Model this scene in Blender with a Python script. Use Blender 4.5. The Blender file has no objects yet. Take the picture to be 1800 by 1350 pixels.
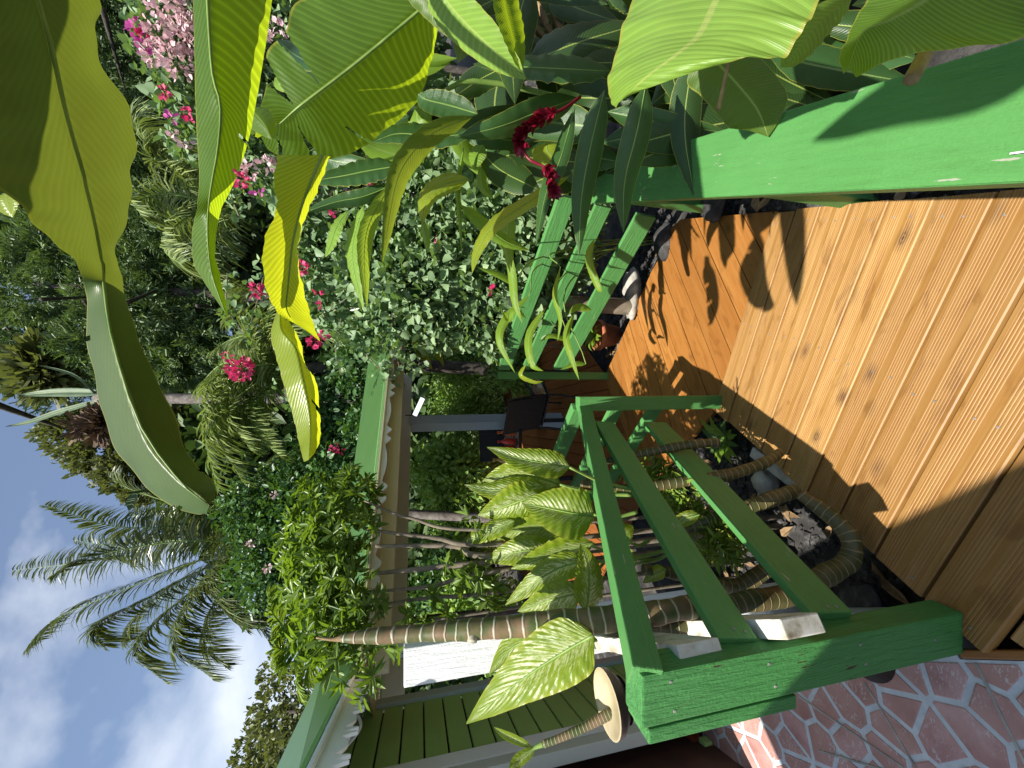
import bpy, bmesh, math, random
import numpy as np
from mathutils import Vector, Matrix
random.seed(7); rng = np.random.default_rng(7)
scn = bpy.context.scene; COL = scn.collection

# ------------------------------------------------------------------ camera
# the photograph was taken with the phone turned: world "up" points to the left edge of the picture
F = 676.0; PIT = math.radians(13.5); EYE = 1.55
CAM = np.array([0, 0, EYE]); RT = np.array([1., 0, 0])
FW = np.array([0, math.cos(PIT), -math.sin(PIT)]); UP = np.array([0, math.sin(PIT), math.cos(PIT)])
cam = bpy.data.objects.new('camera', bpy.data.cameras.new('camera')); COL.objects.link(cam)
cam.data.sensor_fit = 'HORIZONTAL'; cam.data.sensor_width = 36; cam.data.lens = F / 1800 * 36
cam.data.clip_start = .02; cam.data.clip_end = 3000
cam.matrix_world = Matrix(((-UP[0], RT[0], -FW[0], 0), (-UP[1], RT[1], -FW[1], 0), (-UP[2], RT[2], -FW[2], EYE), (0, 0, 0, 1)))
scn.camera = cam

# ------------------------------------------------------------------ sky, sun, exposure
SUN_EL = 63.4; SUN_AZ = 214.3
w = bpy.data.worlds.new('World'); scn.world = w; w.use_nodes = True
nt = w.node_tree; nt.nodes.clear()
def wn(t, **k):
    n = nt.nodes.new(t)
    for a, b in k.items(): setattr(n, a, b)
    return n
out = wn('ShaderNodeOutputWorld'); bg = wn('ShaderNodeBackground'); bg.inputs[1].default_value = .082
sky = wn('ShaderNodeTexSky', sky_type='NISHITA', sun_disc=False, sun_elevation=math.radians(SUN_EL), sun_rotation=math.radians(SUN_AZ), air_density=1.0, dust_density=.3, ozone_density=2.2)
tc = wn('ShaderNodeTexCoord'); mp = wn('ShaderNodeMapping'); mp.inputs['Location'].default_value = (9.1, 4.4, 2.7); mp.inputs['Scale'].default_value = (1., 1., 1.9)
nz = wn('ShaderNodeTexNoise'); nz.inputs['Scale'].default_value = 1.5; nz.inputs['Detail'].default_value = 7; nz.inputs['Roughness'].default_value = .52; nz.inputs['Distortion'].default_value = .35
cr = wn('ShaderNodeValToRGB'); cr.color_ramp.elements[0].position = .49; cr.color_ramp.elements[1].position = .70
cr.color_ramp.elements[0].color = (.07, .07, .07, 1); cr.color_ramp.elements[1].color = (.92, .92, .92, 1)
mx = wn('ShaderNodeMix', data_type='RGBA'); mx.inputs[7].default_value = (7.6, 8.0, 8.6, 1)
L = nt.links.new
L(tc.outputs['Generated'], mp.inputs[0]); L(mp.outputs[0], nz.inputs[0]); L(nz.outputs[0], cr.inputs[0])
L(cr.outputs[0], mx.inputs[0]); L(sky.outputs[0], mx.inputs[6]); L(mx.outputs[2], bg.inputs[0]); L(bg.outputs[0], out.inputs[0])
sd = bpy.data.lights.new('sun', 'SUN'); sd.energy = 5.0; sd.angle = math.radians(.53); sd.color = (1, .95, .86)
sun = bpy.data.objects.new('sun', sd); COL.objects.link(sun)
az, el = math.radians(SUN_AZ), math.radians(SUN_EL)
SDIR = np.array([math.sin(az) * math.cos(el), math.cos(az) * math.cos(el), math.sin(el)])
sun.rotation_euler = Vector(SDIR).to_track_quat('Z', 'Y').to_euler()
vs = scn.view_settings; vs.view_transform = 'Standard'; vs.look = 'None'; vs.exposure = 0.90; vs.gamma = 1; vs.use_curve_mapping = False
scn.render.engine = 'CYCLES'; scn.cycles.max_bounces = 7; scn.cycles.transmission_bounces = 4; scn.cycles.transparent_max_bounces = 4

# ------------------------------------------------------------------ places: from a line of sight and a distance to a point
def ray(x, y): return FW + RT * ((675 - y) / F) - UP * ((x - 900) / F)
def P(x, y, d): return CAM + ray(x, y) * d
def PZ(x, y, z):
    r = ray(x, y); return CAM + r * ((z - EYE) / r[2])
def PP(x, y, p0, n):
    r = ray(x, y); return CAM + r * (np.dot(np.array(p0) - CAM, n) / np.dot(r, n))
def PY(x, y, Y):
    r = ray(x, y); return CAM + r * (Y / r[1])
def V3(*a): return np.array(a, float)
def nrm(a): a = np.asarray(a, float); return a / (np.linalg.norm(a) + 1e-12)

# ------------------------------------------------------------------ materials
def nd(nt, t, ins=None, **k):
    n = nt.nodes.new(t)
    for a, b in k.items(): setattr(n, a, b)
    for a, b in (ins or {}).items():
        if hasattr(b, 'is_output'): nt.links.new(b, n.inputs[a])
        else: n.inputs[a].default_value = b
    return n
def base(name, col=(.5, .5, .5), rough=.6, spec=.5):
    m = bpy.data.materials.new(name); m.use_nodes = True; b = m.node_tree.nodes['Principled BSDF']
    b.inputs['Base Color'].default_value = (*col, 1); b.inputs['Roughness'].default_value = rough
    b.inputs['Specular IOR Level'].default_value = spec
    return m, m.node_tree, b
def ma(nt, op, a, b=None, c=None):
    ins = {0: a}
    if b is not None: ins[1] = b
    if c is not None: ins[2] = c
    return nd(nt, 'ShaderNodeMath', ins, operation=op).outputs[0]
def mixc(nt, f, a, b, bt='MIX'):
    n = nd(nt, 'ShaderNodeMix', data_type='RGBA', blend_type=bt)
    for i, v in ((0, f), (6, a), (7, b)):
        if hasattr(v, 'is_output'): nt.links.new(v, n.inputs[i])
        elif i == 0: n.inputs[0].default_value = v
        else: n.inputs[i].default_value = (*v, 1)
    return n.outputs[2]
def ramp(nt, f, stops):
    n = nd(nt, 'ShaderNodeValToRGB', {0: f}); e = n.color_ramp.elements
    e[0].position, e[1].position = stops[0][0], stops[-1][0]
    e[0].color, e[1].color = (*stops[0][1], 1), (*stops[-1][1], 1)
    for p, c in stops[1:-1]:
        q = e.new(p); q.color = (*c, 1)
    return n.outputs[0]
def noise(nt, vec, scale, detail=4, rough=.5, dist=0):
    return nd(nt, 'ShaderNodeTexNoise', {'Vector': vec, 'Scale': scale, 'Detail': detail, 'Roughness': rough, 'Distortion': dist}).outputs[0]
def mapping(nt, vec, sc=(1, 1, 1), loc=(0, 0, 0)):
    return nd(nt, 'ShaderNodeMapping', {0: vec, 'Scale': sc, 'Location': loc}).outputs[0]
def bump(nt, b, h, strength, dist=.002):
    n = nd(nt, 'ShaderNodeBump', {'Height': h, 'Strength': strength, 'Distance': dist}); nt.links.new(n.outputs[0], b.inputs['Normal'])
def objvec(nt, k=13.):
    "object coordinates shifted by a per-object random amount"
    t = nd(nt, 'ShaderNodeTexCoord'); o = nd(nt, 'ShaderNodeObjectInfo')
    r = ma(nt, 'MULTIPLY', o.outputs['Random'], k)
    c = nd(nt, 'ShaderNodeCombineXYZ', {0: r, 1: r, 2: r})
    return nd(nt, 'ShaderNodeVectorMath', {0: t.outputs['Object'], 1: c.outputs[0]}, operation='ADD').outputs[0], o.outputs['Random']

def m_wood(name, c0, c1, c2, rough=.45, knots=True):
    m, nt, b = base(name, rough=rough, spec=.4)
    v, r = objvec(nt, 37.)
    g1 = noise(nt, mapping(nt, v, (1.6, 26, 26)), 1.6, 6, .6, .5)
    g2 = noise(nt, mapping(nt, v, (1.2, 90, 90)), 1.5, 3, .6, .2)
    f = ma(nt, 'ADD', ma(nt, 'MULTIPLY', g1, .7), ma(nt, 'MULTIPLY', g2, .35))
    col = ramp(nt, f, [(.28, c0), (.5, c1), (.74, c2)])
    big = noise(nt, v, 1.7, 3)
    col = mixc(nt, ma(nt, 'MULTIPLY', big, .55), col, (c1[0] * .72, c1[1] * .58, c1[2] * .42))
    col = mixc(nt, ma(nt, 'MULTIPLY', r, .55), col, (c0[0] * .8, c0[1] * .75, c0[2] * .7))
    if knots:
        vk = nd(nt, 'ShaderNodeTexVoronoi', {'Vector': mapping(nt, v, (4.6, 8.0, .3)), 'Scale': 1.0, 'Randomness': 1.}, distance='EUCLIDEAN')
        wob = ma(nt, 'ADD', vk.outputs[0], ma(nt, 'MULTIPLY', noise(nt, v, 30, 2), .05))
        k = ramp(nt, wob, [(.05, (1, 1, 1)), (.085, (.45, .45, .45)), (.11, (.75, .75, .75)), (.16, (.35, .35, .35)), (.30, (0, 0, 0))])
        gate = ma(nt, 'GREATER_THAN', nd(nt, 'ShaderNodeSeparateColor', {0: vk.outputs[1]}).outputs[0], .52)
        col = mixc(nt, ma(nt, 'MULTIPLY', k, gate), col, (.05, .020, .009))
        fl_ = ramp(nt, noise(nt, mapping(nt, v, (5, 16, 16)), 1.0, 3, .5, 1.2), [(.56, (0, 0, 0)), (.68, (1, 1, 1))])
        col = mixc(nt, ma(nt, 'MULTIPLY', fl_, .45), col, (c0[0] * .62, c0[1] * .55, c0[2] * .5))
    nt.links.new(col, b.inputs[0])
    bump(nt, b, f, .35, .002)
    nt.links.new(ma(nt, 'ADD', ma(nt, 'MULTIPLY', g1, .35), rough - .12), b.inputs['Roughness'])
    return m
def m_paint(name, c, rough=.42, crack=.5, dirt=.25, worn=None, bd=.004):
    m, nt, b = base(name, c, rough, .33)
    v, r = objvec(nt, 21.)
    g = noise(nt, mapping(nt, v, (4, 45, 45)), 1.4, 6, .65, .3)
    n2 = noise(nt, v, 9, 5, .6)
    fine = noise(nt, v, 140, 2)
    col = mixc(nt, ma(nt, 'MULTIPLY', n2, dirt), c, tuple(x * .62 for x in c))
    big = ramp(nt, noise(nt, v, 2.6, 4, .6, .5), [(.36, (0, 0, 0)), (.66, (1, 1, 1))])
    col = mixc(nt, ma(nt, 'MULTIPLY', big, .30), col, tuple(min(1, x * 1.12 + .022) for x in c))
    gr = ramp(nt, noise(nt, mapping(nt, v, (3, 14, 14)), 1.5, 5, .7), [(.56, (0, 0, 0)), (.74, (1, 1, 1))])
    col = mixc(nt, ma(nt, 'MULTIPLY', gr, dirt), col, (c[0] * .5 + .01, c[1] * .45 + .008, c[2] * .4))
    col = mixc(nt, ma(nt, 'MULTIPLY', g, .22), col, tuple(min(1, x * 1.35 + .01) for x in c))
    if worn:
        k = noise(nt, mapping(nt, v, (14, 110, 110), (2.2, 0, 0)), 1.0, 4, .6)
        msk = ramp(nt, ma(nt, 'MULTIPLY', k, noise(nt, v, 6, 2)), [(.415, (0, 0, 0)), (.43, (1, 1, 1))])
        col = mixc(nt, msk, col, worn)
    nt.links.new(col, b.inputs[0])
    h = ma(nt, 'ADD', ma(nt, 'MULTIPLY', g, 1.0), ma(nt, 'MULTIPLY', fine, .12))
    bump(nt, b, h, crack, bd)
    return m
def leafshader(nt, b, col, tcol, trans):
    outn = [n for n in nt.nodes if n.type == 'OUTPUT_MATERIAL'][0]
    t = nd(nt, 'ShaderNodeBsdfTranslucent'); nt.links.new(tcol, t.inputs[0])
    if b.inputs['Normal'].is_linked: nt.links.new(b.inputs['Normal'].links[0].from_socket, t.inputs['Normal'])
    mxs = nd(nt, 'ShaderNodeMixShader', {0: trans, 1: b.outputs[0], 2: t.outputs[0]}); nt.links.new(mxs.outputs[0], outn.inputs[0])
def m_blade(name, c, tc_, freq=42, slope=.16, trans=.45, rough=.34, rib=(.33, .42, .10), brown=0., ribw=.035, vein=.35, bs=.32):
    "a long leaf with parallel side veins; UV x runs across, y along"
    m, nt, b = base(name, c, rough, .42)
    uv = nd(nt, 'ShaderNodeUVMap'); s = nd(nt, 'ShaderNodeSeparateXYZ', {0: uv.outputs[0]})
    a = ma(nt, 'ABSOLUTE', ma(nt, 'SUBTRACT', ma(nt, 'MULTIPLY', s.outputs[0], 2), 1))
    q = ma(nt, 'SUBTRACT', s.outputs[1], ma(nt, 'MULTIPLY', a, slope))
    tco = nd(nt, 'ShaderNodeTexCoord')
    wob = noise(nt, tco.outputs['Object'], 14, 3)
    ph = ma(nt, 'ADD', ma(nt, 'MULTIPLY', q, freq * 6.283), ma(nt, 'MULTIPLY', wob, 1.3))
    st = ma(nt, 'SINE', ph)
    st2 = ma(nt, 'SINE', ma(nt, 'MULTIPLY', ph, 4.3))
    st01 = ma(nt, 'ADD', ma(nt, 'MULTIPLY', st, .5), .5)
    pw = ma(nt, 'POWER', st01, 3.0)
    n1 = noise(nt, tco.outputs['Object'], 7, 5, .6)
    cc = mixc(nt, n1, tuple(x * .72 for x in c), tuple(min(1, x * 1.25) for x in c))
    cc = mixc(nt, ma(nt, 'MULTIPLY', pw, vein), cc, tuple(min(1, x * 1.5 + .015) for x in c))
    tt = mixc(nt, n1, tuple(x * .75 for x in tc_), tuple(min(1, x * 1.15) for x in tc_))
    tt = mixc(nt, ma(nt, 'MULTIPLY', pw, vein * 1.2), tt, tuple(min(1, x * 1.45) for x in tc_))
    tt = mixc(nt, ma(nt, 'MULTIPLY', ma(nt, 'SUBTRACT', 1, st01), vein * .6), tt, tuple(x * .6 for x in tc_))
    spots = ramp(nt, noise(nt, tco.outputs['Object'], 55, 3, .6), [(.70, (0, 0, 0)), (.76, (1, 1, 1))])
    cc = mixc(nt, ma(nt, 'MULTIPLY', spots, .45), cc, (.30, .30, .06))
    mr = ma(nt, 'LESS_THAN', a, ribw)
    cc = mixc(nt, mr, cc, rib); tt = mixc(nt, ma(nt, 'MULTIPLY', mr, .6), tt, tuple(x * .7 for x in tc_))
    edge = ramp(nt, ma(nt, 'ADD', a, ma(nt, 'MULTIPLY', wob, .05)), [(.985, (0, 0, 0)), (1.0, (1, 1, 1))])
    cc = mixc(nt, ma(nt, 'MULTIPLY', edge, .8), cc, (.33, .32, .05)); 
    if brown:
        e2 = ramp(nt, ma(nt, 'ADD', a, ma(nt, 'MULTIPLY', n1, brown)), [(1.12, (0, 0, 0)), (1.17, (1, 1, 1))])
        cc = mixc(nt, e2, cc, (.16, .07, .025)); tt = mixc(nt, e2, tt, (.12, .05, .02))
    nt.links.new(cc, b.inputs[0])
    bump(nt, b, ma(nt, 'ADD', ma(nt, 'MULTIPLY', st, .8), ma(nt, 'MULTIPLY', st2, .18)), bs, .0012)
    leafshader(nt, b, cc, tt, trans)
    return m
def m_cloud(name, c, c2, tc_, trans=.35, rough=.45, spec=.35):
    "small leaves: every leaf has its own tone"
    m, nt, b = base(name, c, rough, spec)
    g = nd(nt, 'ShaderNodeNewGeometry'); t = nd(nt, 'ShaderNodeTexCoord')
    r = g.outputs['Random Per Island']
    n1 = noise(nt, t.outputs['Object'], 1.6, 3)
    f = ma(nt, 'ADD', ma(nt, 'MULTIPLY', r, .7), ma(nt, 'MULTIPLY', n1, .45))
    cc = ramp(nt, f, [(.15, tuple(x * .6 for x in c)), (.5, c), (.95, c2)])
    nt.links.new(cc, b.inputs[0])
    tt = mixc(nt, r, tc_, tuple(x * .6 for x in tc_))
    leafshader(nt, b, cc, tt, trans)
    return m
def m_varieg(name):
    "cream-streaked dieffenbachia leaf"
    m, nt, b = base(name, (.1, .2, .03), .32, .45)
    uv = nd(nt, 'ShaderNodeUVMap'); s = nd(nt, 'ShaderNodeSeparateXYZ', {0: uv.outputs[0]})
    x2 = ma(nt, 'SUBTRACT', ma(nt, 'MULTIPLY', s.outputs[0], 2), 1); a = ma(nt, 'ABSOLUTE', x2)
    o = nd(nt, 'ShaderNodeObjectInfo')
    q = ma(nt, 'SUBTRACT', s.outputs[1], ma(nt, 'MULTIPLY', a, .26))
    c3 = nd(nt, 'ShaderNodeCombineXYZ', {0: ma(nt, 'MULTIPLY', x2, 2.6), 1: ma(nt, 'MULTIPLY', q, 40), 2: ma(nt, 'MULTIPLY', o.outputs['Random'], 40)})
    n = noise(nt, c3.outputs[0], 1.0, 4, .62, .25)
    fall = ramp(nt, a, [(0.0, (.62, .62, .62)), (.1, (1, 1, 1)), (.62, (.8, .8, .8)), (.86, (0, 0, 0))])
    fk = nd(nt, 'ShaderNodeCombineXYZ', {0: ma(nt, 'MULTIPLY', x2, 13), 1: ma(nt, 'MULTIPLY', q, 46), 2: ma(nt, 'MULTIPLY', o.outputs['Random'], 70)})
    n = ma(nt, 'ADD', ma(nt, 'MULTIPLY', n, .6), ma(nt, 'MULTIPLY', noise(nt, fk.outputs[0], 1.0, 3, .6, .4), .4))
    msk = ramp(nt, ma(nt, 'MULTIPLY', n, fall), [(.44, (0, 0, 0)), (.51, (1, 1, 1))])
    n2 = noise(nt, c3.outputs[0], .35, 2)
    g = mixc(nt, n2, (.13, .22, .014), (.26, .34, .025))
    g = mixc(nt, ramp(nt, a, [(.80, (0, 0, 0)), (1.0, (1, 1, 1))]), g, (.30, .34, .03))
    msk = ma(nt, 'MULTIPLY', msk, ma(nt, 'ADD', .45, ma(nt, 'MULTIPLY', o.outputs['Random'], .6)))
    cc = mixc(nt, ma(nt, 'MULTIPLY', msk, .92), g, (.60, .66, .36))
    cc = mixc(nt, ma(nt, 'LESS_THAN', a, .03), cc, (.26, .34, .06))
    st = ma(nt, 'SINE', ma(nt, 'MULTIPLY', q, 100))
    nt.links.new(cc, b.inputs[0]); bump(nt, b, ma(nt, 'ADD', ma(nt, 'MULTIPLY', st, .4), n), .6, .003)
    tt = mixc(nt, msk, (.22, .34, .015), (.62, .70, .25))
    leafshader(nt, b, cc, tt, .45)
    return m
def m_cane(name, c0, c1, ringc, n):
    m, nt, b = base(name, c0, .5, .4)
    uv = nd(nt, 'ShaderNodeUVMap'); s = nd(nt, 'ShaderNodeSeparateXYZ', {0: uv.outputs[0]})
    t = nd(nt, 'ShaderNodeTexCoord')
    w1 = noise(nt, t.outputs['Object'], 16, 4, .6)
    y = ma(nt, 'ADD', s.outputs[1], ma(nt, 'ADD', ma(nt, 'MULTIPLY', w1, .30), ma(nt, 'MULTIPLY', noise(nt, t.outputs['Object'], 5, 2), 1.4)))
    fr = ma(nt, 'FRACT', y)
    msk = ramp(nt, fr, [(.02, (1, 1, 1)), (.12, (0, 0, 0)), (.9, (0, 0, 0)), (.98, (1, 1, 1))])
    cc = mixc(nt, ramp(nt, w1, [(.38, (0, 0, 0)), (.62, (1, 1, 1))]), c0, c1)
    cc = mixc(nt, ma(nt, 'MULTIPLY', msk, .85), cc, ringc)
    nt.links.new(cc, b.inputs[0]); bump(nt, b, ma(nt, 'ADD', msk, ma(nt, 'MULTIPLY', w1, .5)), .7, .003)
    return m
def m_noise(name, stops, scale=8, rough=.8, bs=.5, bd=.01, detail=6, spec=.3):
    m, nt, b = base(name, rough=rough, spec=spec)
    v, r = objvec(nt, 9.)
    n = noise(nt, v, scale, detail, .62)
    nt.links.new(ramp(nt, n, stops), b.inputs[0]); bump(nt, b, n, bs, bd)
    return m

MW = m_wood('deck_wood', (.23, .105, .024), (.37, .205, .062), (.47, .31, .125))
MWL = m_wood('landing_wood', (.21, .080, .015), (.34, .148, .034), (.44, .225, .062), rough=.42)
MWT = m_wood('terrace_wood', (.20, .06, .014), (.30, .10, .022), (.38, .15, .036), rough=.5)
MG = m_paint('green_paint', (.074, .232, .062), .47, .9, .45, worn=(.30, .30, .24), bd=.007)
MGW = m_paint('green_paint_worn', (.056, .215, .054), .44, 1.0, .35, worn=(.05, .028, .015), bd=.014)
MSID = m_paint('siding_green', (.34, .52, .17), .5, .15, .2)
MROOF = m_paint('roof_green', (.048, .118, .030), .38, .04, .18)
MROOFE = m_paint('roof_edge_green', (.24, .46, .17), .4, .05, .1)
MWH = m_paint('white_paint', (.76, .77, .76), .5, 1.0, .15, bd=.01)
MWHC = m_paint('white_clean', (.78, .79, .80), .5, .1, .12)
MTRIM = m_paint('trim_blue_grey', (.42, .50, .56), .5, .1, .15)
MTRIMD = m_paint('post_slate', (.24, .29, .32), .5, .1, .2)
MBEIGE = m_paint('beige_ceiling', (.56, .49, .33), .6, .08, .15)
MBEAM = m_paint('beam_grey', (.50, .52, .47), .6, .15, .2)
MOLD = m_noise('old_white_wood', [(.3, (.20, .16, .10)), (.5, (.55, .52, .44)), (.7, (.70, .70, .66))], 14, .7, .5, .004)
MSOIL = m_noise('lava_soil', [(.3, (.012, .011, .010)), (.5, (.035, .033, .032)), (.62, (.07, .065, .06)), (.75, (.16, .15, .14))], 7, .9, 1, .03)
MROCK = m_noise('lava_rock', [(.3, (.02, .019, .019)), (.55, (.06, .058, .058)), (.75, (.16, .155, .15))], 14, .9, 1, .01)
MCONC = m_noise('concrete', [(.3, (.18, .17, .15)), (.55, (.36, .34, .30)), (.75, (.52, .50, .45))], 12, .9, .8, .008)
MTERRA = m_noise('terracotta', [(.3, (.26, .075, .03)), (.7, (.42, .15, .07))], 9, .8, .3, .004)
MLAMP, _nt, _b = base('lamp_tube', (.8, .82, .85), .4); _b.inputs['Emission Color'].default_value = (.95, .97, 1, 1); _b.inputs['Emission Strength'].default_value = .7
MPLAST = m_noise('white_plastic', [(.3, (.62, .65, .72)), (.7, (.72, .74, .78))], 5, .4, .05, .002)
MBLACK = m_noise('black_metal', [(.3, (.010, .010, .011)), (.7, (.022, .022, .024))], 20, .5, .1, .001)
MCREAM = m_noise('cream_glaze', [(.3, (.34, .28, .17)), (.7, (.48, .41, .27))], 6, .25, .1, .002, spec=.5)
MDARKP = m_noise('dark_pot', [(.3, (.02, .014, .012)), (.7, (.06, .035, .025))], 9, .5, .3, .003)
MSTEEL = m_noise('screw_steel', [(.3, (.14, .13, .12)), (.7, (.3, .28, .26))], 30, .35, .1, .001)
MBARK = m_noise('bark_grey', [(.3, (.06, .05, .045)), (.5, (.15, .13, .115)), (.7, (.26, .235, .21))], 10, .9, .8, .02)
MBARK2 = m_noise('bark_dark', [(.3, (.02, .017, .014)), (.5, (.05, .042, .035)), (.7, (.10, .085, .07))], 10, .9, .8, .02)
MSTEM = m_noise('shrub_stem', [(.3, (.10, .085, .06)), (.7, (.24, .20, .15))], 18, .85, .6, .006)
MDRY = m_noise('dry_leaf', [(.3, (.13, .075, .035)), (.55, (.28, .19, .10)), (.75, (.42, .33, .20))], 16, .8, .6, .004)
MREDW = m_wood('red_wood', (.22, .04, .012), (.36, .08, .02), (.45, .12, .04), rough=.35, knots=False)
MDARKIN = m_noise('dark_interior', [(.3, (.05, .026, .018)), (.7, (.10, .05, .035))], 4, .8, .2, .004)

MB_BIG = m_blade('banana_leaf', (.095, .165, .026), (.27, .33, .024), 46, .12, .5, .36, vein=.18, brown=.05)
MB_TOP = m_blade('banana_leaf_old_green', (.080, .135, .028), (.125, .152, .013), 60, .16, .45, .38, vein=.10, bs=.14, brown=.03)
MB_OLD = m_blade('banana_leaf_pale', (.20, .34, .05), (.38, .50, .04), 22, .10, .42, .38, brown=.10)
MB_YEL = m_blade('banana_leaf_yellow', (.24, .32, .03), (.56, .60, .015), 34, .14, .55, .23, bs=.2)
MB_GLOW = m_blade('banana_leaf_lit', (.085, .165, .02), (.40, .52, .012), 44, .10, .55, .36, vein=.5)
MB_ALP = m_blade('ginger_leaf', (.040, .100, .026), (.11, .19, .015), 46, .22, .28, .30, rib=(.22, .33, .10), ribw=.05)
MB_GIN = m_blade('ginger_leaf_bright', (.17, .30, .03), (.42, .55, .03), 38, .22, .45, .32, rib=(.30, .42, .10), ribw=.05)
MB_DARK = m_blade('heliconia_leaf_shaded', (.036, .08, .020), (.09, .14, .012), 36, .15, .35, .34, brown=.06)  # shade of the leaves above is put into this darker colour
MVAR = m_varieg('variegated_leaf')
MCANE = m_cane('ringed_cane', (.055, .080, .018), (.17, .105, .055), (.46, .42, .32), 1)
MCANE2 = m_cane('ringed_cane_shaded', (.042, .050, .013), (.10, .075, .028), (.26, .21, .12), 1)  # olive-brown lower canes, darkened to carry the shade behind the railing
MPET = m_noise('petiole', [(.3, (.10, .19, .03)), (.7, (.24, .34, .09))], 10, .45, .1, .002)
MC_HEDGE = m_cloud('bougainvillea_leaf', (0.172, 0.270, 0.132), (0.299, 0.414, 0.207), (0.230, 0.391, 0.057), .3, .5)
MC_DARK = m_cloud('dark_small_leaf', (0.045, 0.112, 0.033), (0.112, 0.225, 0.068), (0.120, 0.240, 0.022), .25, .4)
MC_BRI = m_cloud('bright_shrub_leaf', (.10, .17, .028), (.20, .30, .055), (.26, .42, .02), .38, .33)
MC_FAR = m_cloud('far_tree_leaf', (0.054, 0.102, 0.031), (0.117, 0.185, 0.058), (0.063, 0.117, 0.018), .25, .55)
MC_OLIVE = m_cloud('olive_tree_leaf', (.12, .14, .05), (.22, .24, .09), (.2, .24, .04), .3, .55)
MC_GARD = m_cloud('garden_leaf', (0.156, 0.286, 0.058), (0.364, 0.520, 0.130), (0.364, 0.585, 0.052), .35, .42)
MC_PALM = m_cloud('palm_leaflet', (0.150, 0.206, 0.062), (0.362, 0.425, 0.163), (0.300, 0.400, 0.062), .28, .28, .55)
MC_COCO = m_cloud('coconut_leaflet', (.075, .105, .036), (.21, .25, .10), (.17, .22, .035), .25, .32, .5)
MC_PALM2 = m_cloud('areca_leaflet', (.12, .22, .03), (.30, .38, .06), (.3, .42, .03), .35, .35)
MC_PINK = m_cloud('pink_bract', (.62, .03, .14), (.78, .10, .26), (.7, .05, .18), .35, .5)
MC_PALE = m_cloud('pale_pink_bract', (.74, .48, .52), (.82, .68, .68), (.78, .5, .52), .35, .5)
MC_MAG = m_cloud('magenta_bract', (.60, .08, .38), (.72, .22, .5), (.65, .1, .4), .35, .5)
MC_RED = m_cloud('red_bract', (.16, .004, .018), (.30, .012, .035), (.25, .005, .02), .2, .35)
MC_BROWN = m_cloud('dead_twig', (.12, .075, .05), (.2, .14, .09), (.1, .06, .03), .1, .8)

# ------------------------------------------------------------------ object helpers
def tag(o, label=None, cat=None, group=None, kind=None):
    if label: o['label'] = label
    if cat: o['category'] = cat
    if group: o['group'] = group
    if kind: o['kind'] = kind
    return o
def empty(name, loc, label=None, cat=None, group=None, kind=None):
    o = bpy.data.objects.new(name, None); COL.objects.link(o); o.location = Vector(loc); o.empty_display_size = .1
    return tag(o, label, cat, group, kind)
def root_loc(o):
    l = Vector((0, 0, 0))
    while o is not None: l = l + o.location; o = o.parent
    return l
def put(name, me, mat, parent=None, mw=None):
    "link a mesh; world-space mesh unless mw gives a matrix"
    o = bpy.data.objects.new(name, me); COL.objects.link(o)
    if mat and not me.materials: me.materials.append(mat)
    mw = mw or Matrix.Identity(4)
    if parent is not None:
        o.parent = parent
        bpy_pm = WM.get(parent.name, Matrix.Translation(parent.location))
        o.matrix_parent_inverse = bpy_pm.inverted()
    o.matrix_basis = mw
    WM[o.name] = mw
    return o
WM = {}
def mesh(name, vs, fs, smooth=False, uvs=None):
    me = bpy.data.meshes.new(name)
    me.from_pydata([tuple(map(float, v)) for v in vs], [], [tuple(f) for f in fs])
    if smooth: me.polygons.foreach_set('use_smooth', np.ones(len(me.polygons), bool))
    if uvs is not None:
        ul = me.uv_layers.new(name='UVMap'); li = np.empty(len(me.loops), np.int32); me.loops.foreach_get('vertex_index', li)
        ul.data.foreach_set('uv', np.asarray(uvs, np.float32)[li].ravel())
    me.update(); return me
def quadmesh(name, vs, quads, smooth=False):
    "fast path for many quads"
    me = bpy.data.meshes.new(name); vs = np.asarray(vs, np.float32).reshape(-1, 3); q = np.asarray(quads, np.int32).reshape(-1, 4)
    me.vertices.add(len(vs)); me.vertices.foreach_set('co', vs.ravel())
    me.loops.add(q.size); me.loops.foreach_set('vertex_index', q.ravel())
    me.polygons.add(len(q)); me.polygons.foreach_set('loop_start', np.arange(0, q.size, 4, dtype=np.int32))
    if smooth: me.polygons.foreach_set('use_smooth', np.ones(len(q), bool))
    me.update(calc_edges=True); return me
def prism(name, poly, z0, z1, bev=0):
    "polygon (xy list) pulled up from z0 to z1"
    n = len(poly); vs = [(p[0], p[1], z0) for p in poly] + [(p[0], p[1], z1) for p in poly]
    fs = [tuple(range(n))[::-1], tuple(range(n, 2 * n))] + [(i, (i + 1) % n, n + (i + 1) % n, n + i) for i in range(n)]
    return mesh(name, vs, fs)
def boxmesh(lx, ly, lz, bev=.004, seg=2, org=(0, 0, 0)):
    bm = bmesh.new(); bmesh.ops.create_cube(bm, size=1)
    for v in bm.verts: v.co = Vector((v.co.x * lx + org[0], v.co.y * ly + org[1], v.co.z * lz + org[2]))
    if bev: bmesh.ops.bevel(bm, geom=bm.edges[:], offset=bev, segments=seg, affect='EDGES', profile=.6)
    me = bpy.data.meshes.new('box'); bm.to_mesh(me); bm.free(); return me
def axes(x, up):
    x = nrm(x); y = nrm(np.cross(up, x)); z = np.cross(x, y)
    return x, y, z
def matax(x, y, z, o): return Matrix(((x[0], y[0], z[0], o[0]), (x[1], y[1], z[1], o[1]), (x[2], y[2], z[2], o[2]), (0, 0, 0, 1)))
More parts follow.
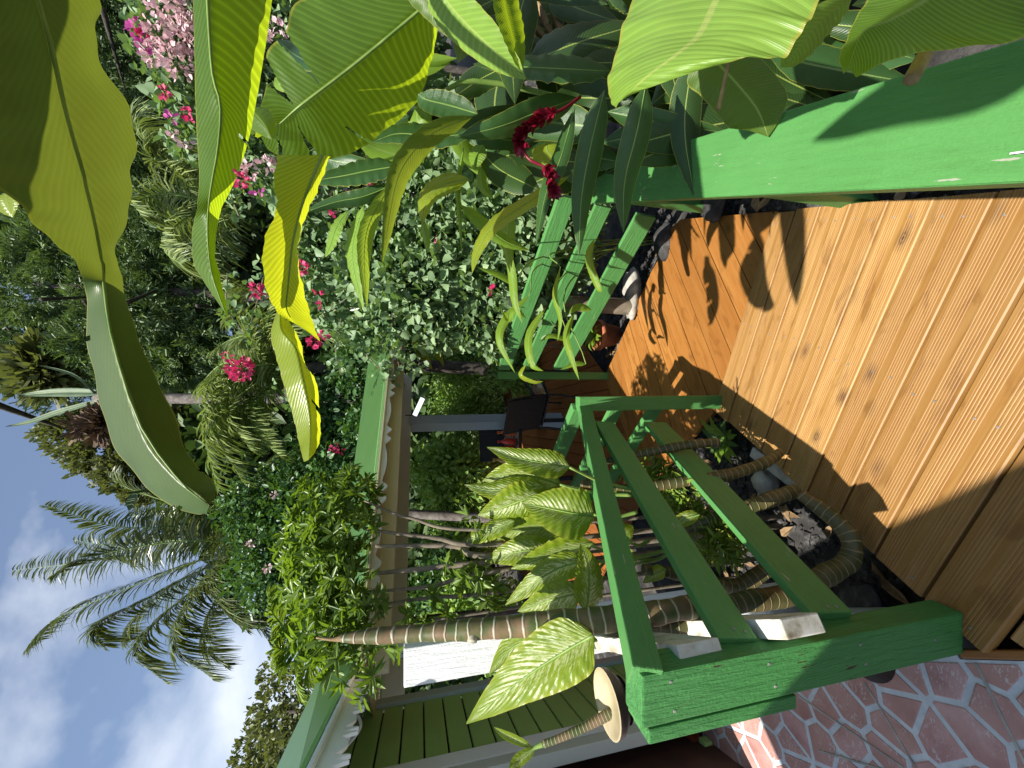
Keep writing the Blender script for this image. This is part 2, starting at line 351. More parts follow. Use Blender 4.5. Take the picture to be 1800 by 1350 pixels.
def beam(name, p0, p1, wy, hz, mat, parent, up=(0, 0, 1), bev=.004, yoff=0, zoff=0, seg=2):
    "rectangular timber from p0 to p1; p0/p1 is the middle of the section"
    p0, p1 = np.asarray(p0, float), np.asarray(p1, float); x, y, z = axes(p1 - p0, np.asarray(up, float)); ln = np.linalg.norm(p1 - p0)
    me = boxmesh(ln, wy, hz, bev, seg)
    return put(name, me, mat, parent, matax(x, y, z, (p0 + p1) / 2 + y * yoff + z * zoff))
def tube(name, pts, rad, mat, parent, seg=10, n=None, ringlen=None, bulge=.0, cap=True):
    pts = np.asarray(pts, float); n = n or max(8, len(pts) * 6)
    c = spline(pts, n); rr = np.interp(np.linspace(0, 1, n), np.linspace(0, 1, len(rad)), rad) if np.ndim(rad) else np.full(n, rad)
    ds = np.r_[0, np.cumsum(np.linalg.norm(np.diff(c, axis=0), axis=1))]
    t = np.gradient(c, axis=0); t /= np.linalg.norm(t, axis=1)[:, None] + 1e-9
    u = np.cross(t[0], (0.3, .2, 1)); u = nrm(u); vs = []; uv = []
    for i in range(n):
        u = nrm(u - t[i] * np.dot(u, t[i])); v = np.cross(t[i], u)
        r = rr[i]
        if ringlen: r = r * (1 + .05 * math.sin(ds[i] * 23 + rr[0] * 900) + .04 * math.sin(ds[i] * 61)) * (1 + bulge * (1 - 2 * abs(((ds[i] / ringlen) % 1) - .5)) * -1 + bulge)
        for k in range(seg):
            a = 2 * math.pi * k / seg; vs.append(c[i] + (u * math.cos(a) + v * math.sin(a)) * r); uv.append((k / seg, ds[i] / (ringlen or 1)))
    fs = [(i * seg + k, i * seg + (k + 1) % seg, (i + 1) * seg + (k + 1) % seg, (i + 1) * seg + k) for i in range(n - 1) for k in range(seg)]
    if cap: fs += [tuple(range(seg))[::-1], tuple(range((n - 1) * seg, n * seg))]
    return put(name, mesh(name, vs, fs, True, uv), mat, parent)
def spline(pts, n):
    pts = np.asarray(pts, float)
    if len(pts) == 2: return pts[0] + (pts[1] - pts[0]) * np.linspace(0, 1, n)[:, None]
    k = len(pts); e = np.vstack([2 * pts[0] - pts[1], pts, 2 * pts[-1] - pts[-2]])
    t = np.linspace(0, k - 1 - 1e-6, n); i = t.astype(int); f = (t - i)[:, None]
    a, b, c, d = e[i], e[i + 1], e[i + 2], e[i + 3]
    return .5 * (2 * b + (c - a) * f + (2 * a - 5 * b + 4 * c - d) * f ** 2 + (3 * b - a - 3 * c + d) * f ** 3)
def blade(name, Lp, Mp, Rp, mat, parent, n=44, m=6, bulge=.05, ripple=.02, tears=(), rip_n=9, rib=.0):
    "leaf surface through three long curves: one edge, the midrib, the other edge"
    Lc, Mc, Rc = spline(Lp, n), spline(Mp, n), spline(Rp, n)
    cols = np.linspace(-1, 1, 2 * m + 1); vs = np.empty((n, 2 * m + 1, 3)); uv = np.empty((n, 2 * m + 1, 2))
    tt = np.linspace(0, 1, n); T = np.gradient(Mc, axis=0); T /= np.linalg.norm(T, axis=1)[:, None] + 1e-9
    N = np.cross(T, Rc - Lc); N /= np.linalg.norm(N, axis=1)[:, None] + 1e-9
    W = np.linalg.norm(Rc - Lc, axis=1)
    ph = rng.uniform(0, 6.28, 3)
    for j, a in enumerate(cols):
        E = Lc if a < 0 else Rc; k = abs(a)
        q = Mc + (E - Mc) * k
        off = W * (bulge * np.sin(math.pi * k) + ripple * k ** 1.5 * (np.sin(tt * rip_n * 6.28 + ph[0] + (1.7 if a < 0 else 0)) + .6 * np.sin(tt * rip_n * 14.1 + ph[1] + k)))
        vs[:, j] = q + N * off[:, None]; uv[:, j, 0] = a * .5 + .5; uv[:, j, 1] = tt
    w_ = 2 * m + 1; fs = []
    for i in range(n - 1):
        for j in range(2 * m):
            a = (cols[j] + cols[j + 1]) / 2; v = (tt[i] + tt[i + 1]) / 2; ok = True
            for (sd_, v0, a0, wd) in tears:
                if sd_ * a > a0 and abs(v - v0) < wd * (abs(a) - a0) / (1 - a0): ok = False
            if ok: fs.append((i * w_ + j, i * w_ + j + 1, (i + 1) * w_ + j + 1, (i + 1) * w_ + j))
    o = put(name, mesh(name, vs.reshape(-1, 3), fs, True, uv.reshape(-1, 2)), mat, parent)
    if rib:
        tube('midrib', Mc[:: max(1, n // 9)] + (N * .3 * rib)[:: max(1, n // 9)], [rib, rib * .75, rib * .3], MPET, o if parent is not None else None, 6, 24)
    return o
def stations(rows):
    Lp = [P(*r[0]) for r in rows]; Mp = [P(*r[1]) for r in rows]; Rp = [P(*r[2]) for r in rows]
    return Lp, Mp, Rp
PROF = {'lance': lambda t: np.clip(np.sin(math.pi * np.clip(t, 0, 1) ** .8), 0, 1) ** .7 * (1 - .15 * t),
        'ovate': lambda t: np.clip(np.sin(math.pi * np.clip(t, 0, 1) ** .62), 0, 1) ** .8,
        'strap': lambda t: np.minimum(1, np.minimum(t * 9 + .15, (1 - t) * 3.2 + .02))}
def pxleaf(name, pts, hw, mat, parent, prof='lance', tilt=0., fold=.0, n=36, m=5, ripple=.018, bulge=.04, lr=(1., 1.), rib=0, twist=0., tears=()):
    "leaf whose midrib runs through sight points (x, y, distance); hw half width in picture units, tilt/fold in metres of depth"
    k = max(5, len(pts) * 2); c = spline(np.array(pts, float), k); t = np.linspace(0, 1, k)
    g = np.gradient(c[:, :2], axis=0); g /= np.linalg.norm(g, axis=1)[:, None] + 1e-9
    pr = PROF[prof](t) * hw; pr[0] = max(pr[0], hw * .04); pr[-1] = hw * .02
    nx, ny = -g[:, 1], g[:, 0]
    Lq, Rq, Mq = [], [], []
    for i in range(k):
        x, y, d = c[i]; s = pr[i] / hw; tw = math.cos(twist * t[i])
        Mq.append(P(x, y, d))
        Lq.append(P(x + nx[i] * pr[i] * lr[0] * tw, y + ny[i] * pr[i] * lr[0] * tw, d + (tilt + fold) * s))
        Rq.append(P(x - nx[i] * pr[i] * lr[1] * tw, y - ny[i] * pr[i] * lr[1] * tw, d + (-tilt + fold) * s))
    return blade(name, Lq, Mq, Rq, mat, parent, n, m, bulge, ripple, tears, rib=rib)
# templates for small leaves: (vertices, quads); y along the leaf
TL = {'heart': (np.array([(0, 0, 0), (-.42, .26, .10), (-.30, .68, .06), (0, 1, -.10), (.30, .68, .06), (.42, .26, .10)], float), [(0, 3, 2, 1), (0, 5, 4, 3)]),
      'oval': (np.array([(0, 0, 0), (-.24, .30, .06), (-.22, .68, .04), (0, 1, -.08), (.22, .68, .04), (.24, .30, .06)], float), [(0, 3, 2, 1), (0, 5, 4, 3)]),
      'spear': (np.array([(0, 0, 0), (-.11, .30, .05), (-.12, .62, .0), (0, 1, -.22), (.12, .62, .0), (.11, .30, .05)], float), [(0, 3, 2, 1), (0, 5, 4, 3)]),
      'needle': (np.array([(-.035, 0, 0), (.035, 0, 0), (.03, 1, -.1), (-.03, 1, -.1)], float), [(0, 1, 2, 3)]),
      'petal': (np.array([(0, 0, 0), (-.40, .36, .16), (-.30, .72, .2), (0, .95, .12), (.30, .72, .2), (.40, .36, .16)], float), [(0, 3, 2, 1), (0, 5, 4, 3)])}
def leaves(name, pos, dirv, nv, size, kind, mat, parent, smooth=False):
    "one mesh of many small leaves"
    v, q = TL[kind]; n = len(pos); d = dirv / (np.linalg.norm(dirv, axis=1)[:, None] + 1e-9)
    x = np.cross(d, nv); x /= np.linalg.norm(x, axis=1)[:, None] + 1e-9; z = np.cross(x, d)
    s = np.broadcast_to(size, (n,))[:, None, None]
    A = (x[:, None] * v[None, :, :1] + d[:, None] * v[None, :, 1:2] + z[:, None] * v[None, :, 2:]) * s + pos[:, None]
    k = len(v); Q = (np.array(q)[None] + (np.arange(n) * k)[:, None, None])
    return tag(put(name, quadmesh(name, A, Q, smooth), mat, parent), kind='stuff')
def unit(n): 
    a = rng.normal(size=(n, 3)); return a / np.linalg.norm(a, axis=1)[:, None]
def cloud_pts(blobs, n, shell=.5):
    vol = np.array([b[1][0] * b[1][1] * b[1][2] for b in blobs]) ** .72; vol /= vol.sum()
    idx = rng.choice(len(blobs), n, p=vol); u = unit(n); r = (shell + (1 - shell) * rng.random(n)) ** .6
    c = np.array([b[0] for b in blobs])[idx]; R = np.array([b[1] for b in blobs])[idx]
    r = r * (1 + .16 * np.sin(u[:, 0] * 7 + idx) * np.cos(u[:, 2] * 6 + idx))
    return c + u * R * r[:, None], u
def cloud(name, blobs, n, size, kind, mat, parent, up=.6, shell=.5, jit=.35, dn=.3, clump=0):
    if clump:
        c, uc = cloud_pts(blobs, max(1, n // clump), shell)
        pos = np.repeat(c, clump, 0) + rng.normal(size=(len(c) * clump, 3)) * size * .9; u = np.repeat(uc, clump, 0)
    else: pos, u = cloud_pts(blobs, n, shell)
    k = len(pos); d = u + unit(k) * .9 + np.array([0, 0, -dn]); nv = unit(k) * .8 + np.array([0, 0, up]) + u * .4
    return leaves(name, pos, d, nv, size * (1 + jit * rng.normal(size=k).clip(-1.5, 1.5)), kind, mat, parent)
def blobset(c, r, k, spread=.65, sc=.45):
    out = []
    for i in range(k):
        u = unit(1)[0] * rng.random() ** .4 * spread
        out.append((np.array(c) + u * np.array(r), np.array(r) * sc * rng.uniform(.7, 1.25)))
    return out
def trunk(name, pts, rad, mat, parent, seg=9): return tube(name, pts, rad, mat, parent, seg, max(10, len(pts) * 5))

# ================================================================== THE SETTING
# ---- ground: one sheet out to the horizon, falling gently away from the porch
def gz(x, y): return float(np.clip(-.22 - .16 * (y - .6), -.54, -.2))
def make_ground():
    xs = np.r_[-900, -200, -40, np.linspace(-8, 8, 60), 40, 200, 900]; ys = np.r_[-900, -100, -10, np.linspace(-2, 14, 64), 40, 200, 1500]
    vs = [(x, y, gz(x, y) + (random.uniform(-.025, .02) if abs(x) < 8 and -2 < y < 14 else 0)) for y in ys for x in xs]; w_ = len(xs)
    fs = [(j * w_ + i, j * w_ + i + 1, (j + 1) * w_ + i + 1, (j + 1) * w_ + i) for j in range(len(ys) - 1) for i in range(w_ - 1)]
    tag(put('ground', mesh('ground', vs, fs, True), MSOIL), kind='structure')
make_ground()

# ---- the ramp: frame of reference along the slope
RB = V3(-.67, .792, 0); RT_ = V3(-.147, 2.1, -.35)
RD = nrm(RT_ - RB); RHn = nrm(V3(RD[0], RD[1], 0)); RSIDE = V3(RHn[1], -RHn[0], 0); RN = np.cross(RSIDE, RD)
def ramp_pt(s, l, h=0):
    return RB + (RD * s if s > 0 else RHn * s) + RSIDE * l + RN * h
def ribbed(width, length, th=.028):
    "grooved decking board: x along the board, y across it, top face at z = 0"
    pr = [(-width / 2, -.004)]
    def ribs(y0, y1, k):
        p = (y1 - y0) / k
        for i in range(k):
            y = y0 + i * p; pr.extend([(y + p * .12, -.0011), (y + p * .30, 0), (y + p * .78, 0), (y + p * .94, -.0011)])
    h = width / 2
    pr.append((-h + .004, -.0005)); pr.append((-h + .016, -.0005)); ribs(-h + .016, -.012, 6); pr.append((-.008, -.0012)); pr.append((.008, -.0012)); ribs(.012, h - .016, 6)
    pr.append((h - .016, -.0005)); pr.append((h - .004, -.0005)); pr.append((h, -.004))
    pr += [(h, -th), (-h, -th)]; k = len(pr)
    vs = [(0, y, z) for y, z in pr] + [(length, y, z) for y, z in pr]
    fs = [(i, k + i, k + (i + 1) % k, (i + 1) % k) for i in range(k)] + [tuple(range(k))[::-1][::-1], tuple(range(k, 2 * k))[::-1]]
    return mesh('deck_board', vs, fs)
ramp_root = tag(empty('ramp', ramp_pt(0, .55, -.03)), kind='structure')
PITCH = .1805; bmesh_r = ribbed(PITCH - .011, 1.215); bmesh_r.materials.append(MW)
sc_pos = []
def add_board(s0, l0, ln, slope):
    x = RSIDE; y = RD if slope else RHn; z = np.cross(x, y)
    o = RB + (RD if slope else RHn) * s0 + RSIDE * l0 + z * random.uniform(-.0012, .0012)
    me = bmesh_r
    ob = put('plank', me, MW, ramp_root, matax(x, y, z, o))
    for l in (.03, ln * .5 + random.uniform(-.02, .02), ln - .05):
        for dy in (-.035, .035): sc_pos.append((o + x * (l + random.uniform(-.01, .01)) + y * (dy + random.uniform(-.008, .008)) + z * .0006, z))
s = .0925 - PITCH / 2 + .0
k = 0
while s < 1.50:
    add_board(s if k else s, -.055 + random.uniform(-.006, .006), 1.2, s > 0); s += PITCH; k += 1
s = .0925 - PITCH * 1.5
while s > -1.3:
    add_board(s, .02, 1.2, False); s -= PITCH
# the narrow slanted strip that closes the ramp at the landing
bm_a, bm_b = ramp_pt(1.615, -.05), ramp_pt(1.665, 1.16)
def screws(name, pts, parent):
    vs = []; fs = []
    for p, z in pts:
        u = nrm(np.cross(z, (1, .3, 0))); v = np.cross(z, u); b0 = len(vs)
        for r, h in ((.0042, 0), (.0036, .0012)):
            for a in range(7): vs.append(p + (u * math.cos(a * .8976) + v * math.sin(a * .8976)) * r + z * h)
        fs += [(b0 + i, b0 + (i + 1) % 7, b0 + 7 + (i + 1) % 7, b0 + 7 + i) for i in range(7)] + [tuple(b0 + 7 + i for i in range(7))]
    tag(put(name, mesh(name, vs, fs), MSTEEL, parent), kind='stuff')
screws('screws', sc_pos, ramp_root)
# side edge board beside the porch tiles
eb0, eb1 = PZ(1686, 1150, .0), PZ(1800, 1152, .0); ed = nrm(eb1 - eb0)
beam('edge_board', eb0 + V3(0, 0, -.012), eb0 + ed * 1.6 + V3(0, 0, -.012), .022, .03, MWL, ramp_root)
for l in (.02, .56, 1.1):
    beam('joist', ramp_pt(.02, l, -.075), ramp_pt(1.6, l, -.075), .045, .08, MWL, ramp_root, up=RN)

# ---- planks clipped to a floor outline
def clip(poly, p, n):
    "keep the side of the polygon where (q - p).n >= 0"
    o = []
    for i in range(len(poly)):
        a, b = np.array(poly[i]), np.array(poly[(i + 1) % len(poly)]); da, db = np.dot(a - p, n), np.dot(b - p, n)
        if da >= 0: o.append(a)
        if da * db < 0: o.append(a + (b - a) * da / (da - db))
    return o
def clip_convex(poly, hull):
    c = np.mean(hull, axis=0)
    for i in range(len(hull)):
        a, b = np.array(hull[i]), np.array(hull[(i + 1) % len(hull)]); e = b - a; n = np.array((-e[1], e[0]))
        if np.dot(c - a, n) < 0: n = -n
        poly = clip(poly, a, n)
        if len(poly) < 3: return []
    return poly
def inset(poly, g):
    c = np.mean(poly, axis=0); return [np.array(p) for p in poly]
def floor_planks(root, hull, dirv, width, gap, ztop, th, mat, off=0.):
    d = nrm(dirv)[:2]; n = np.array((-d[1], d[0])); pr = [np.dot(h, n) for h in hull]; pa = [np.dot(h, d) for h in hull]
    t = min(pr) + off - width
    while t < max(pr):
        a0, a1 = min(pa) - .1, max(pa) + .1
        q = [d * a0 + n * (t + gap / 2), d * a1 + n * (t + gap / 2), d * a1 + n * (t + width - gap / 2), d * a0 + n * (t + width - gap / 2)]
        q = clip_convex(q, hull)
        if len(q) >= 3:
            c = np.mean(q, axis=0); loc = [np.array((np.dot(p - c, d), np.dot(p - c, n))) for p in q]
            if np.cross(loc[1] - loc[0], loc[2] - loc[1]) < 0: loc = loc[::-1]
            dz = random.uniform(-.0015, .0015)
            me = prism('plank', loc, -th, 0)
            put('plank', me, mat, root, matax(V3(d[0], d[1], 0), V3(n[0], n[1], 0), V3(0, 0, 1), (c[0], c[1], ztop + dz)))
        t += width
ZL = -.392
e0, e1 = ramp_pt(1.535, -.06)[:2], ramp_pt(1.535, 1.165)[:2]
g = np.array((-.70, .715))
land_root = tag(empty('landing', (.5, 2.6, ZL - .04)), kind='structure')
cR = PZ(1179, 401, ZL)[:2]; dR = PZ(1066, 655, ZL)[:2]
floor_planks(land_root, [e0, e1, cR + np.array((.02, -.12)), cR, dR + (dR - cR) * .04, np.array((-.93, 3.02)) + np.array((.0, .0))], (.89, .45), .155, .006, ZL, .03, MWL, .02)
terr_root = tag(empty('terrace_deck', (-.4, 5.5, ZL - .04)), kind='structure')
th = [dR + (dR - cR) * .045, np.array((.62, 4.6)), np.array((.75, 9.2)), np.array((-4.2, 9.2)), np.array((-3.1, 4.6)), np.array((-.93, 3.03))]
floor_planks(terr_root, th, (-.10, .995), .15, .008, ZL - .002, .03, MWT)

# ---- porch: a tiled slab printed with fan-laid stones, each stone a low piece in pale grout
pf = [np.array(p) for p in [(-.785, .80), (-1.17, 1.206), (-2.07, 1.80), (-3.2, 1.80), (-3.2, -1.6), (.6, -1.6), (.35, -.9), (-.66, .45)]]
eb_dir = ed[:2]
pf = [np.array((-.72, .87)), np.array((-.98, 1.32)), np.array((-1.95, 1.86)), np.array((-3.2, 1.86)), np.array((-3.2, -1.2)), (eb0 + ed * 1.9)[:2] - np.array((.016, 0)), eb0[:2] - np.array((.016, 0))]
MGROUT = m_noise('grout', [(.3, (.42, .45, .47)), (.7, (.58, .61, .62))], 30, .8, .4, .002)
def m_stone():
    m, nt, b = base('printed_stone', rough=.42, spec=.4); v, r = objvec(nt, 50.)
    n = noise(nt, v, 7, 5, .6); col = ramp(nt, n, [(.3, (.30, .145, .13)), (.5, (.44, .245, .22)), (.72, (.56, .37, .34))])
    col = mixc(nt, ma(nt, 'MULTIPLY', r, .6), col, (.36, .19, .14))
    fl = noise(nt, mapping(nt, v, (55, 120, 55)), 1.2, 2, .5, 1.)
    gate = ramp(nt, noise(nt, v, 9, 2), [(.42, (0, 0, 0)), (.62, (1, 1, 1))])
    fk = ma(nt, 'MULTIPLY', ramp(nt, fl, [(.58, (0, 0, 0)), (.63, (1, 1, 1))]), gate)
    col = mixc(nt, ma(nt, 'MULTIPLY', fk, .75), col, (.55, .50, .48)); nt.links.new(col, b.inputs[0]); bump(nt, b, fl, .25, .001); return m
MSTONE = m_stone()
porch = put('porch_floor', prism('porch_floor', pf[::-1] if 0 else pf[::-1], -.16, -.003), MGROUT); tag(porch, kind='structure')
def shrink(poly, g):
    out = list(poly); c = np.mean(poly, axis=0)
    for i in range(len(poly)):
        a, b = np.array(poly[i]), np.array(poly[(i + 1) % len(poly)]); e = b - a; L_ = np.linalg.norm(e)
        if L_ < 1e-6: continue
        n = np.array((-e[1], e[0])) / L_
        if np.dot(c - a, n) < 0: n = -n
        out = clip(out, a + n * g, n)
        if len(out) < 3: return []
    return out
def inside(p, poly):
    c = False
    for i in range(len(poly)):
        a, b = poly[i], poly[(i + 1) % len(poly)]
        if (a[1] > p[1]) != (b[1] > p[1]) and p[0] < (b[0] - a[0]) * (p[1] - a[1]) / (b[1] - a[1]) + a[0]: c = not c
    return c
def stones():
    # overlapping fans: ring sectors around a grid of fan centres
    hull_c = [np.array(p) for p in pf]
    R_ = .42; rings = 3; cnt = 0
    seeds = []
    for iy in range(-6, 14):
        for ix in range(-12, 6):
            c = np.array((ix * R_ * 2 + (iy % 2) * R_, iy * R_ * .62)) * np.array((.74, .74))
            ang = math.radians(28); c = np.array((c[0] * math.cos(ang) - c[1] * math.sin(ang), c[0] * math.sin(ang) + c[1] * math.cos(ang))) + np.array((-1.2, .6))
            for r in range(rings):
                k = 2 + r
                for a in range(k):
                    th_ = math.radians(28 + 90 + (-68 + 136 * (a + .5) / k) + random.uniform(-3, 3)); rr = R_ * .74 * (r + .55) / rings
                    seeds.append(c + np.array((math.cos(th_), math.sin(th_))) * rr)
    seeds = np.array(seeds); ok = [i for i, s_ in enumerate(seeds) if -2.7 < s_[0] < -.4 and -.3 < s_[1] < 1.95]
    for i in ok:
        d2 = np.linalg.norm(seeds - seeds[i], axis=1); nb = np.argsort(d2)[1:16]
        if d2[nb[0]] < .028: continue
        poly = [seeds[i] + np.array(q) * .45 for q in ((-1, -1), (1, -1), (1, 1), (-1, 1))]
        for j in nb:
            n = seeds[i] - seeds[j]; n = n / np.linalg.norm(n); poly = clip(poly, (seeds[i] + seeds[j]) / 2 + n * .0085, n)
            if len(poly) < 3: break
        if len(poly) < 3: continue
        if not inside(seeds[i], hull_c): continue
        for a in (0, 1, 5, 6):
            p, q = hull_c[a], hull_c[(a + 1) % len(hull_c)]; e = q - p; ln = np.linalg.norm(e); n = np.array((-e[1], e[0])) / ln
            if np.dot(np.array((-1.9, .3)) - p, n) < 0: n = -n
            u_ = np.dot(seeds[i] - p, e) / ln / ln
            if -.05 < u_ < 1.05: poly = clip(poly, p + n * .008, n)
            if len(poly) < 3: break
        if len(poly) < 3: continue
        c = np.mean(poly, axis=0)
        # split along the square tile joints
        for gx in (0, 1):
            pass
        loc = [p - c for p in poly]
        if sum(np.cross(loc[a], loc[(a + 1) % len(loc)]) for a in range(len(loc))) < 0: loc = loc[::-1]
        loc2 = [p * .94 for p in loc]; k = len(loc)
        vs = [(p[0], p[1], -.004) for p in loc] + [(p[0], p[1], -.0012) for p in loc] + [(p[0], p[1], 0) for p in loc2]
        fs = [(a, (a + 1) % k, k + (a + 1) % k, k + a) for a in range(k)] + [(k + a, k + (a + 1) % k, 2 * k + (a + 1) % k, 2 * k + a) for a in range(k)] + [tuple(range(2 * k, 3 * k))]
        put('stone', mesh('stone', vs, fs), MSTONE, porch, Matrix.Translation((c[0], c[1], random.uniform(-.0004, .0004)))); cnt += 1
    return cnt
n_st = stones()
# square tile joints: thin grey bars laid a hair above the stones
for (a, b) in (((1405, 1225), (1590, 1350)), ((1520, 1200), (1610, 1350)), ((1715, 1165), (1840, 1420)), ((1440, 1320), (1620, 1372))):
    beam('tile_joint', PZ(*a, .001), PZ(*b, .001), .006, .004, MCONC, porch, bev=0)

# concrete kerb and pale stones along the planted bed
kb = tag(put('bed_kerb', prism('bed_kerb', [p[:2] for p in (ramp_pt(.25, -.16), ramp_pt(.25, -.065), ramp_pt(1.05, -.065), ramp_pt(1.05, -.12))], -.42, -.245), MCONC), kind='structure')

# loose lava gravel in the beds
def gravel(name, n, area, label=None):
    vs = []; fs = []
    ico = np.array([(0, 0, .6), (.8, 0, .1), (.1, .75, .15), (-.7, .2, .1), (-.1, -.8, .1), (0, 0, -.4)])
    for i in range(n):
        x, y = area(); s_ = random.uniform(.012, .04) * random.choice((.6, 1, 1)); a = random.uniform(0, 6.28); b0 = len(vs)
        R = np.array(((math.cos(a), -math.sin(a), 0), (math.sin(a), math.cos(a), 0), (0, 0, 1)))
        vs += list((ico * rng.uniform(.7, 1.3, (6, 3))) @ R.T * s_ + V3(x, y, gz(x, y) + .004))
        fs += [(b0, b0 + 1 + k, b0 + 1 + (k + 1) % 4) for k in range(4)] + [(b0 + 5, b0 + 1 + (k + 1) % 4, b0 + 1 + k) for k in range(4)]
    return tag(put(name, mesh(name, vs, fs), MROCK), kind='stuff')
def area_left():
    s_, l = random.uniform(-.1, 2.2), -random.uniform(.05, 1.3) ; p = ramp_pt(max(.01, s_), l); return p[0], p[1]
def area_right():
    s_, l = random.uniform(-.1, 2.4), 1.17 + abs(random.gauss(0, .35)); p = ramp_pt(max(.01, s_), l); return p[0], p[1]
def area_mid():
    t = random.random(); p = cR + (dR - cR) * t + np.array((.7, .7)) * abs(random.gauss(0, .3)); return p[0], p[1]
o = gravel('gravel', 5200, lambda: random.choice((area_left, area_left, area_right, area_mid))())
tag(o, 'dark lava gravel scattered over the planted beds beside the ramp', 'gravel')
def rock(c, r, mat, label):
    bm = bmesh.new(); bmesh.ops.create_icosphere(bm, subdivisions=3, radius=1)
    ph = rng.uniform(0, 6, 6)
    for v in bm.verts:
        q = v.co; f = 1 + .16 * math.sin(q.x * 3 + ph[0]) + .13 * math.sin(q.y * 4 + ph[1]) + .10 * math.sin(q.z * 5 + ph[2]) + .05 * math.sin(q.x * 11 + q.y * 9)
        v.co = Vector((q.x * r[0] * f, q.y * r[1] * f, q.z * r[2] * f))
    me = bpy.data.meshes.new('rock'); bm.to_mesh(me); bm.free()
    for p in me.polygons: p.use_smooth = True
    return tag(put('rock', me, mat, None, Matrix.Translation(c)), label, 'rock')
c = PZ(1520, 1075, -.25); rock(c, (.12, .09, .05), MROCK, 'flat grey rock in the bed behind the foot of the near post')
c = PZ(1345, 850, -.33); rock(c, (.08, .07, .05), MCONC, 'pale stone in the bed among the ringed canes')
c = PZ(1110, 520, -.36); rock(c, (.22, .09, .08), MCONC, 'long pale rock edging the landing by the terracotta pot')
c = PZ(1165, 428, -.38); rock(c, (.14, .08, .07), MROCK, 'dark rock between the landing and the far railing')
c = PZ(1255, 352, -.33); rock(c, (.12, .10, .05), MROCK, 'flat dark stone under the wide handrail')

# ================================================================== RAILINGS
# ramp railing on the house side
z0 = 1.054
rl = empty('ramp_railing', (-.73, .82, 0), 'green railing with shaded slats and weathered near post along the left side of the ramp', 'railing')
beam('post', V3(-.731, .824, 0), V3(-.731, .824, 1.055), .122, .075, MGW, rl, up=(0, 1, 0), bev=.006)
beam('post_strip', V3(-.8245, .832, .60), V3(-.8245, .832, 1.03), .036, .07, MGW, rl, up=(0, 1, 0))
put('post_block', boxmesh(.030, .055, .40, .003), MG, rl, Matrix.Translation((-.8065, .846, .84)))
put('post_block', boxmesh(.026, .05, .10, .003), MG, rl, Matrix.Translation((-.8045, .846, .53)))
put('post_block', boxmesh(.018, .05, .12, .003), MG, rl, Matrix.Translation((-.801, .842, .12)))
beam('post', V3(-.118, 2.14, -.392), V3(-.118, 2.14, .635), .085, .06, MG, rl, up=(0, 1, 0))
def plane_pt(x, y, off=0): return PP(x, y, RB + RSIDE * off, RSIDE)
def rail_from(name, a_top, a_bot, b_top, b_bot, th_, mat, parent, off=0., ext0=0., ext1=0., depth_n=None):
    "board on edge between two pairs of sight points lying in the vertical plane of the railing"
    n = depth_n[1] if depth_n else RSIDE; p0 = depth_n[0] if depth_n else RB + RSIDE * off
    A, B_, C_, D = PP(*a_top, p0, n), PP(*a_bot, p0, n), PP(*b_top, p0, n), PP(*b_bot, p0, n)
    m0, m1 = (A + B_) / 2, (C_ + D) / 2; h = (np.linalg.norm(A - B_) + np.linalg.norm(C_ - D)) / 2 * .97
    d = nrm(m1 - m0); m0 = m0 - d * ext0; m1 = m1 + d * ext1; nn = nrm(n) 
    if np.dot(nn, CAM - p0) < 0: nn = -nn
    m0 = m0 - nn * th_ / 2; m1 = m1 - nn * th_ / 2
    return beam(name, m0, m1, th_, h, mat, parent)
rail_from('top_rail', (1109, 1150), (1157, 1148), (1015.6, 702), (1037, 702), .062, MG, rl, .012, .035, .02)
rail_from('slat', (1257, 1120), (1344, 1131), (1050, 744), (1080, 746), .03, MG, rl, .004, -.005, .03)
rail_from('slat', (1433, 1083), (1498, 1076), (1137, 748), (1174, 744), .03, MG, rl, .004, -.005, .03)
nails = [(V3(-.731 + dx, .786, z_), V3(0, -1, 0)) for dx, z_ in ((.035, .98), (-.035, .97), (.03, .70), (-.03, .68), (.03, .40), (-.025, .38), (.0, .12))]
for (x_, y_) in ((1062, 760), (1075, 752), (1150, 765), (1165, 758), (1290, 1105), (1310, 1110), (1455, 1066), (1470, 1066), (1030, 715), (1120, 1120)): nails.append((PP(x_, y_, RB + RSIDE * .0055, RSIDE), RSIDE))
screws('nail_heads', nails, rl)
# return of that railing along the landing
g3 = nrm(V3(-.70, .715, 0)); r0 = V3(-.135, 2.165, 0)
rr = empty('landing_railing', r0 + V3(0, 0, ZL), 'short green railing on the left of the landing behind the variegated leaves', 'railing')
for zt, h in ((.615, .085), (.36, .085), (.08, .085)):
    beam('slat' if h != .085 or zt < .6 else 'top_rail', r0 + V3(0, 0, zt), r0 + g3 * 1.12 + V3(0, 0, zt - .02), .035 if zt < .6 else .055, h, MG, rr)
put('post', boxmesh(.06, .06, 1.0, .004), MG, rr, Matrix.Translation(r0 + g3 * 1.10 + V3(-.04, .04, .15)))

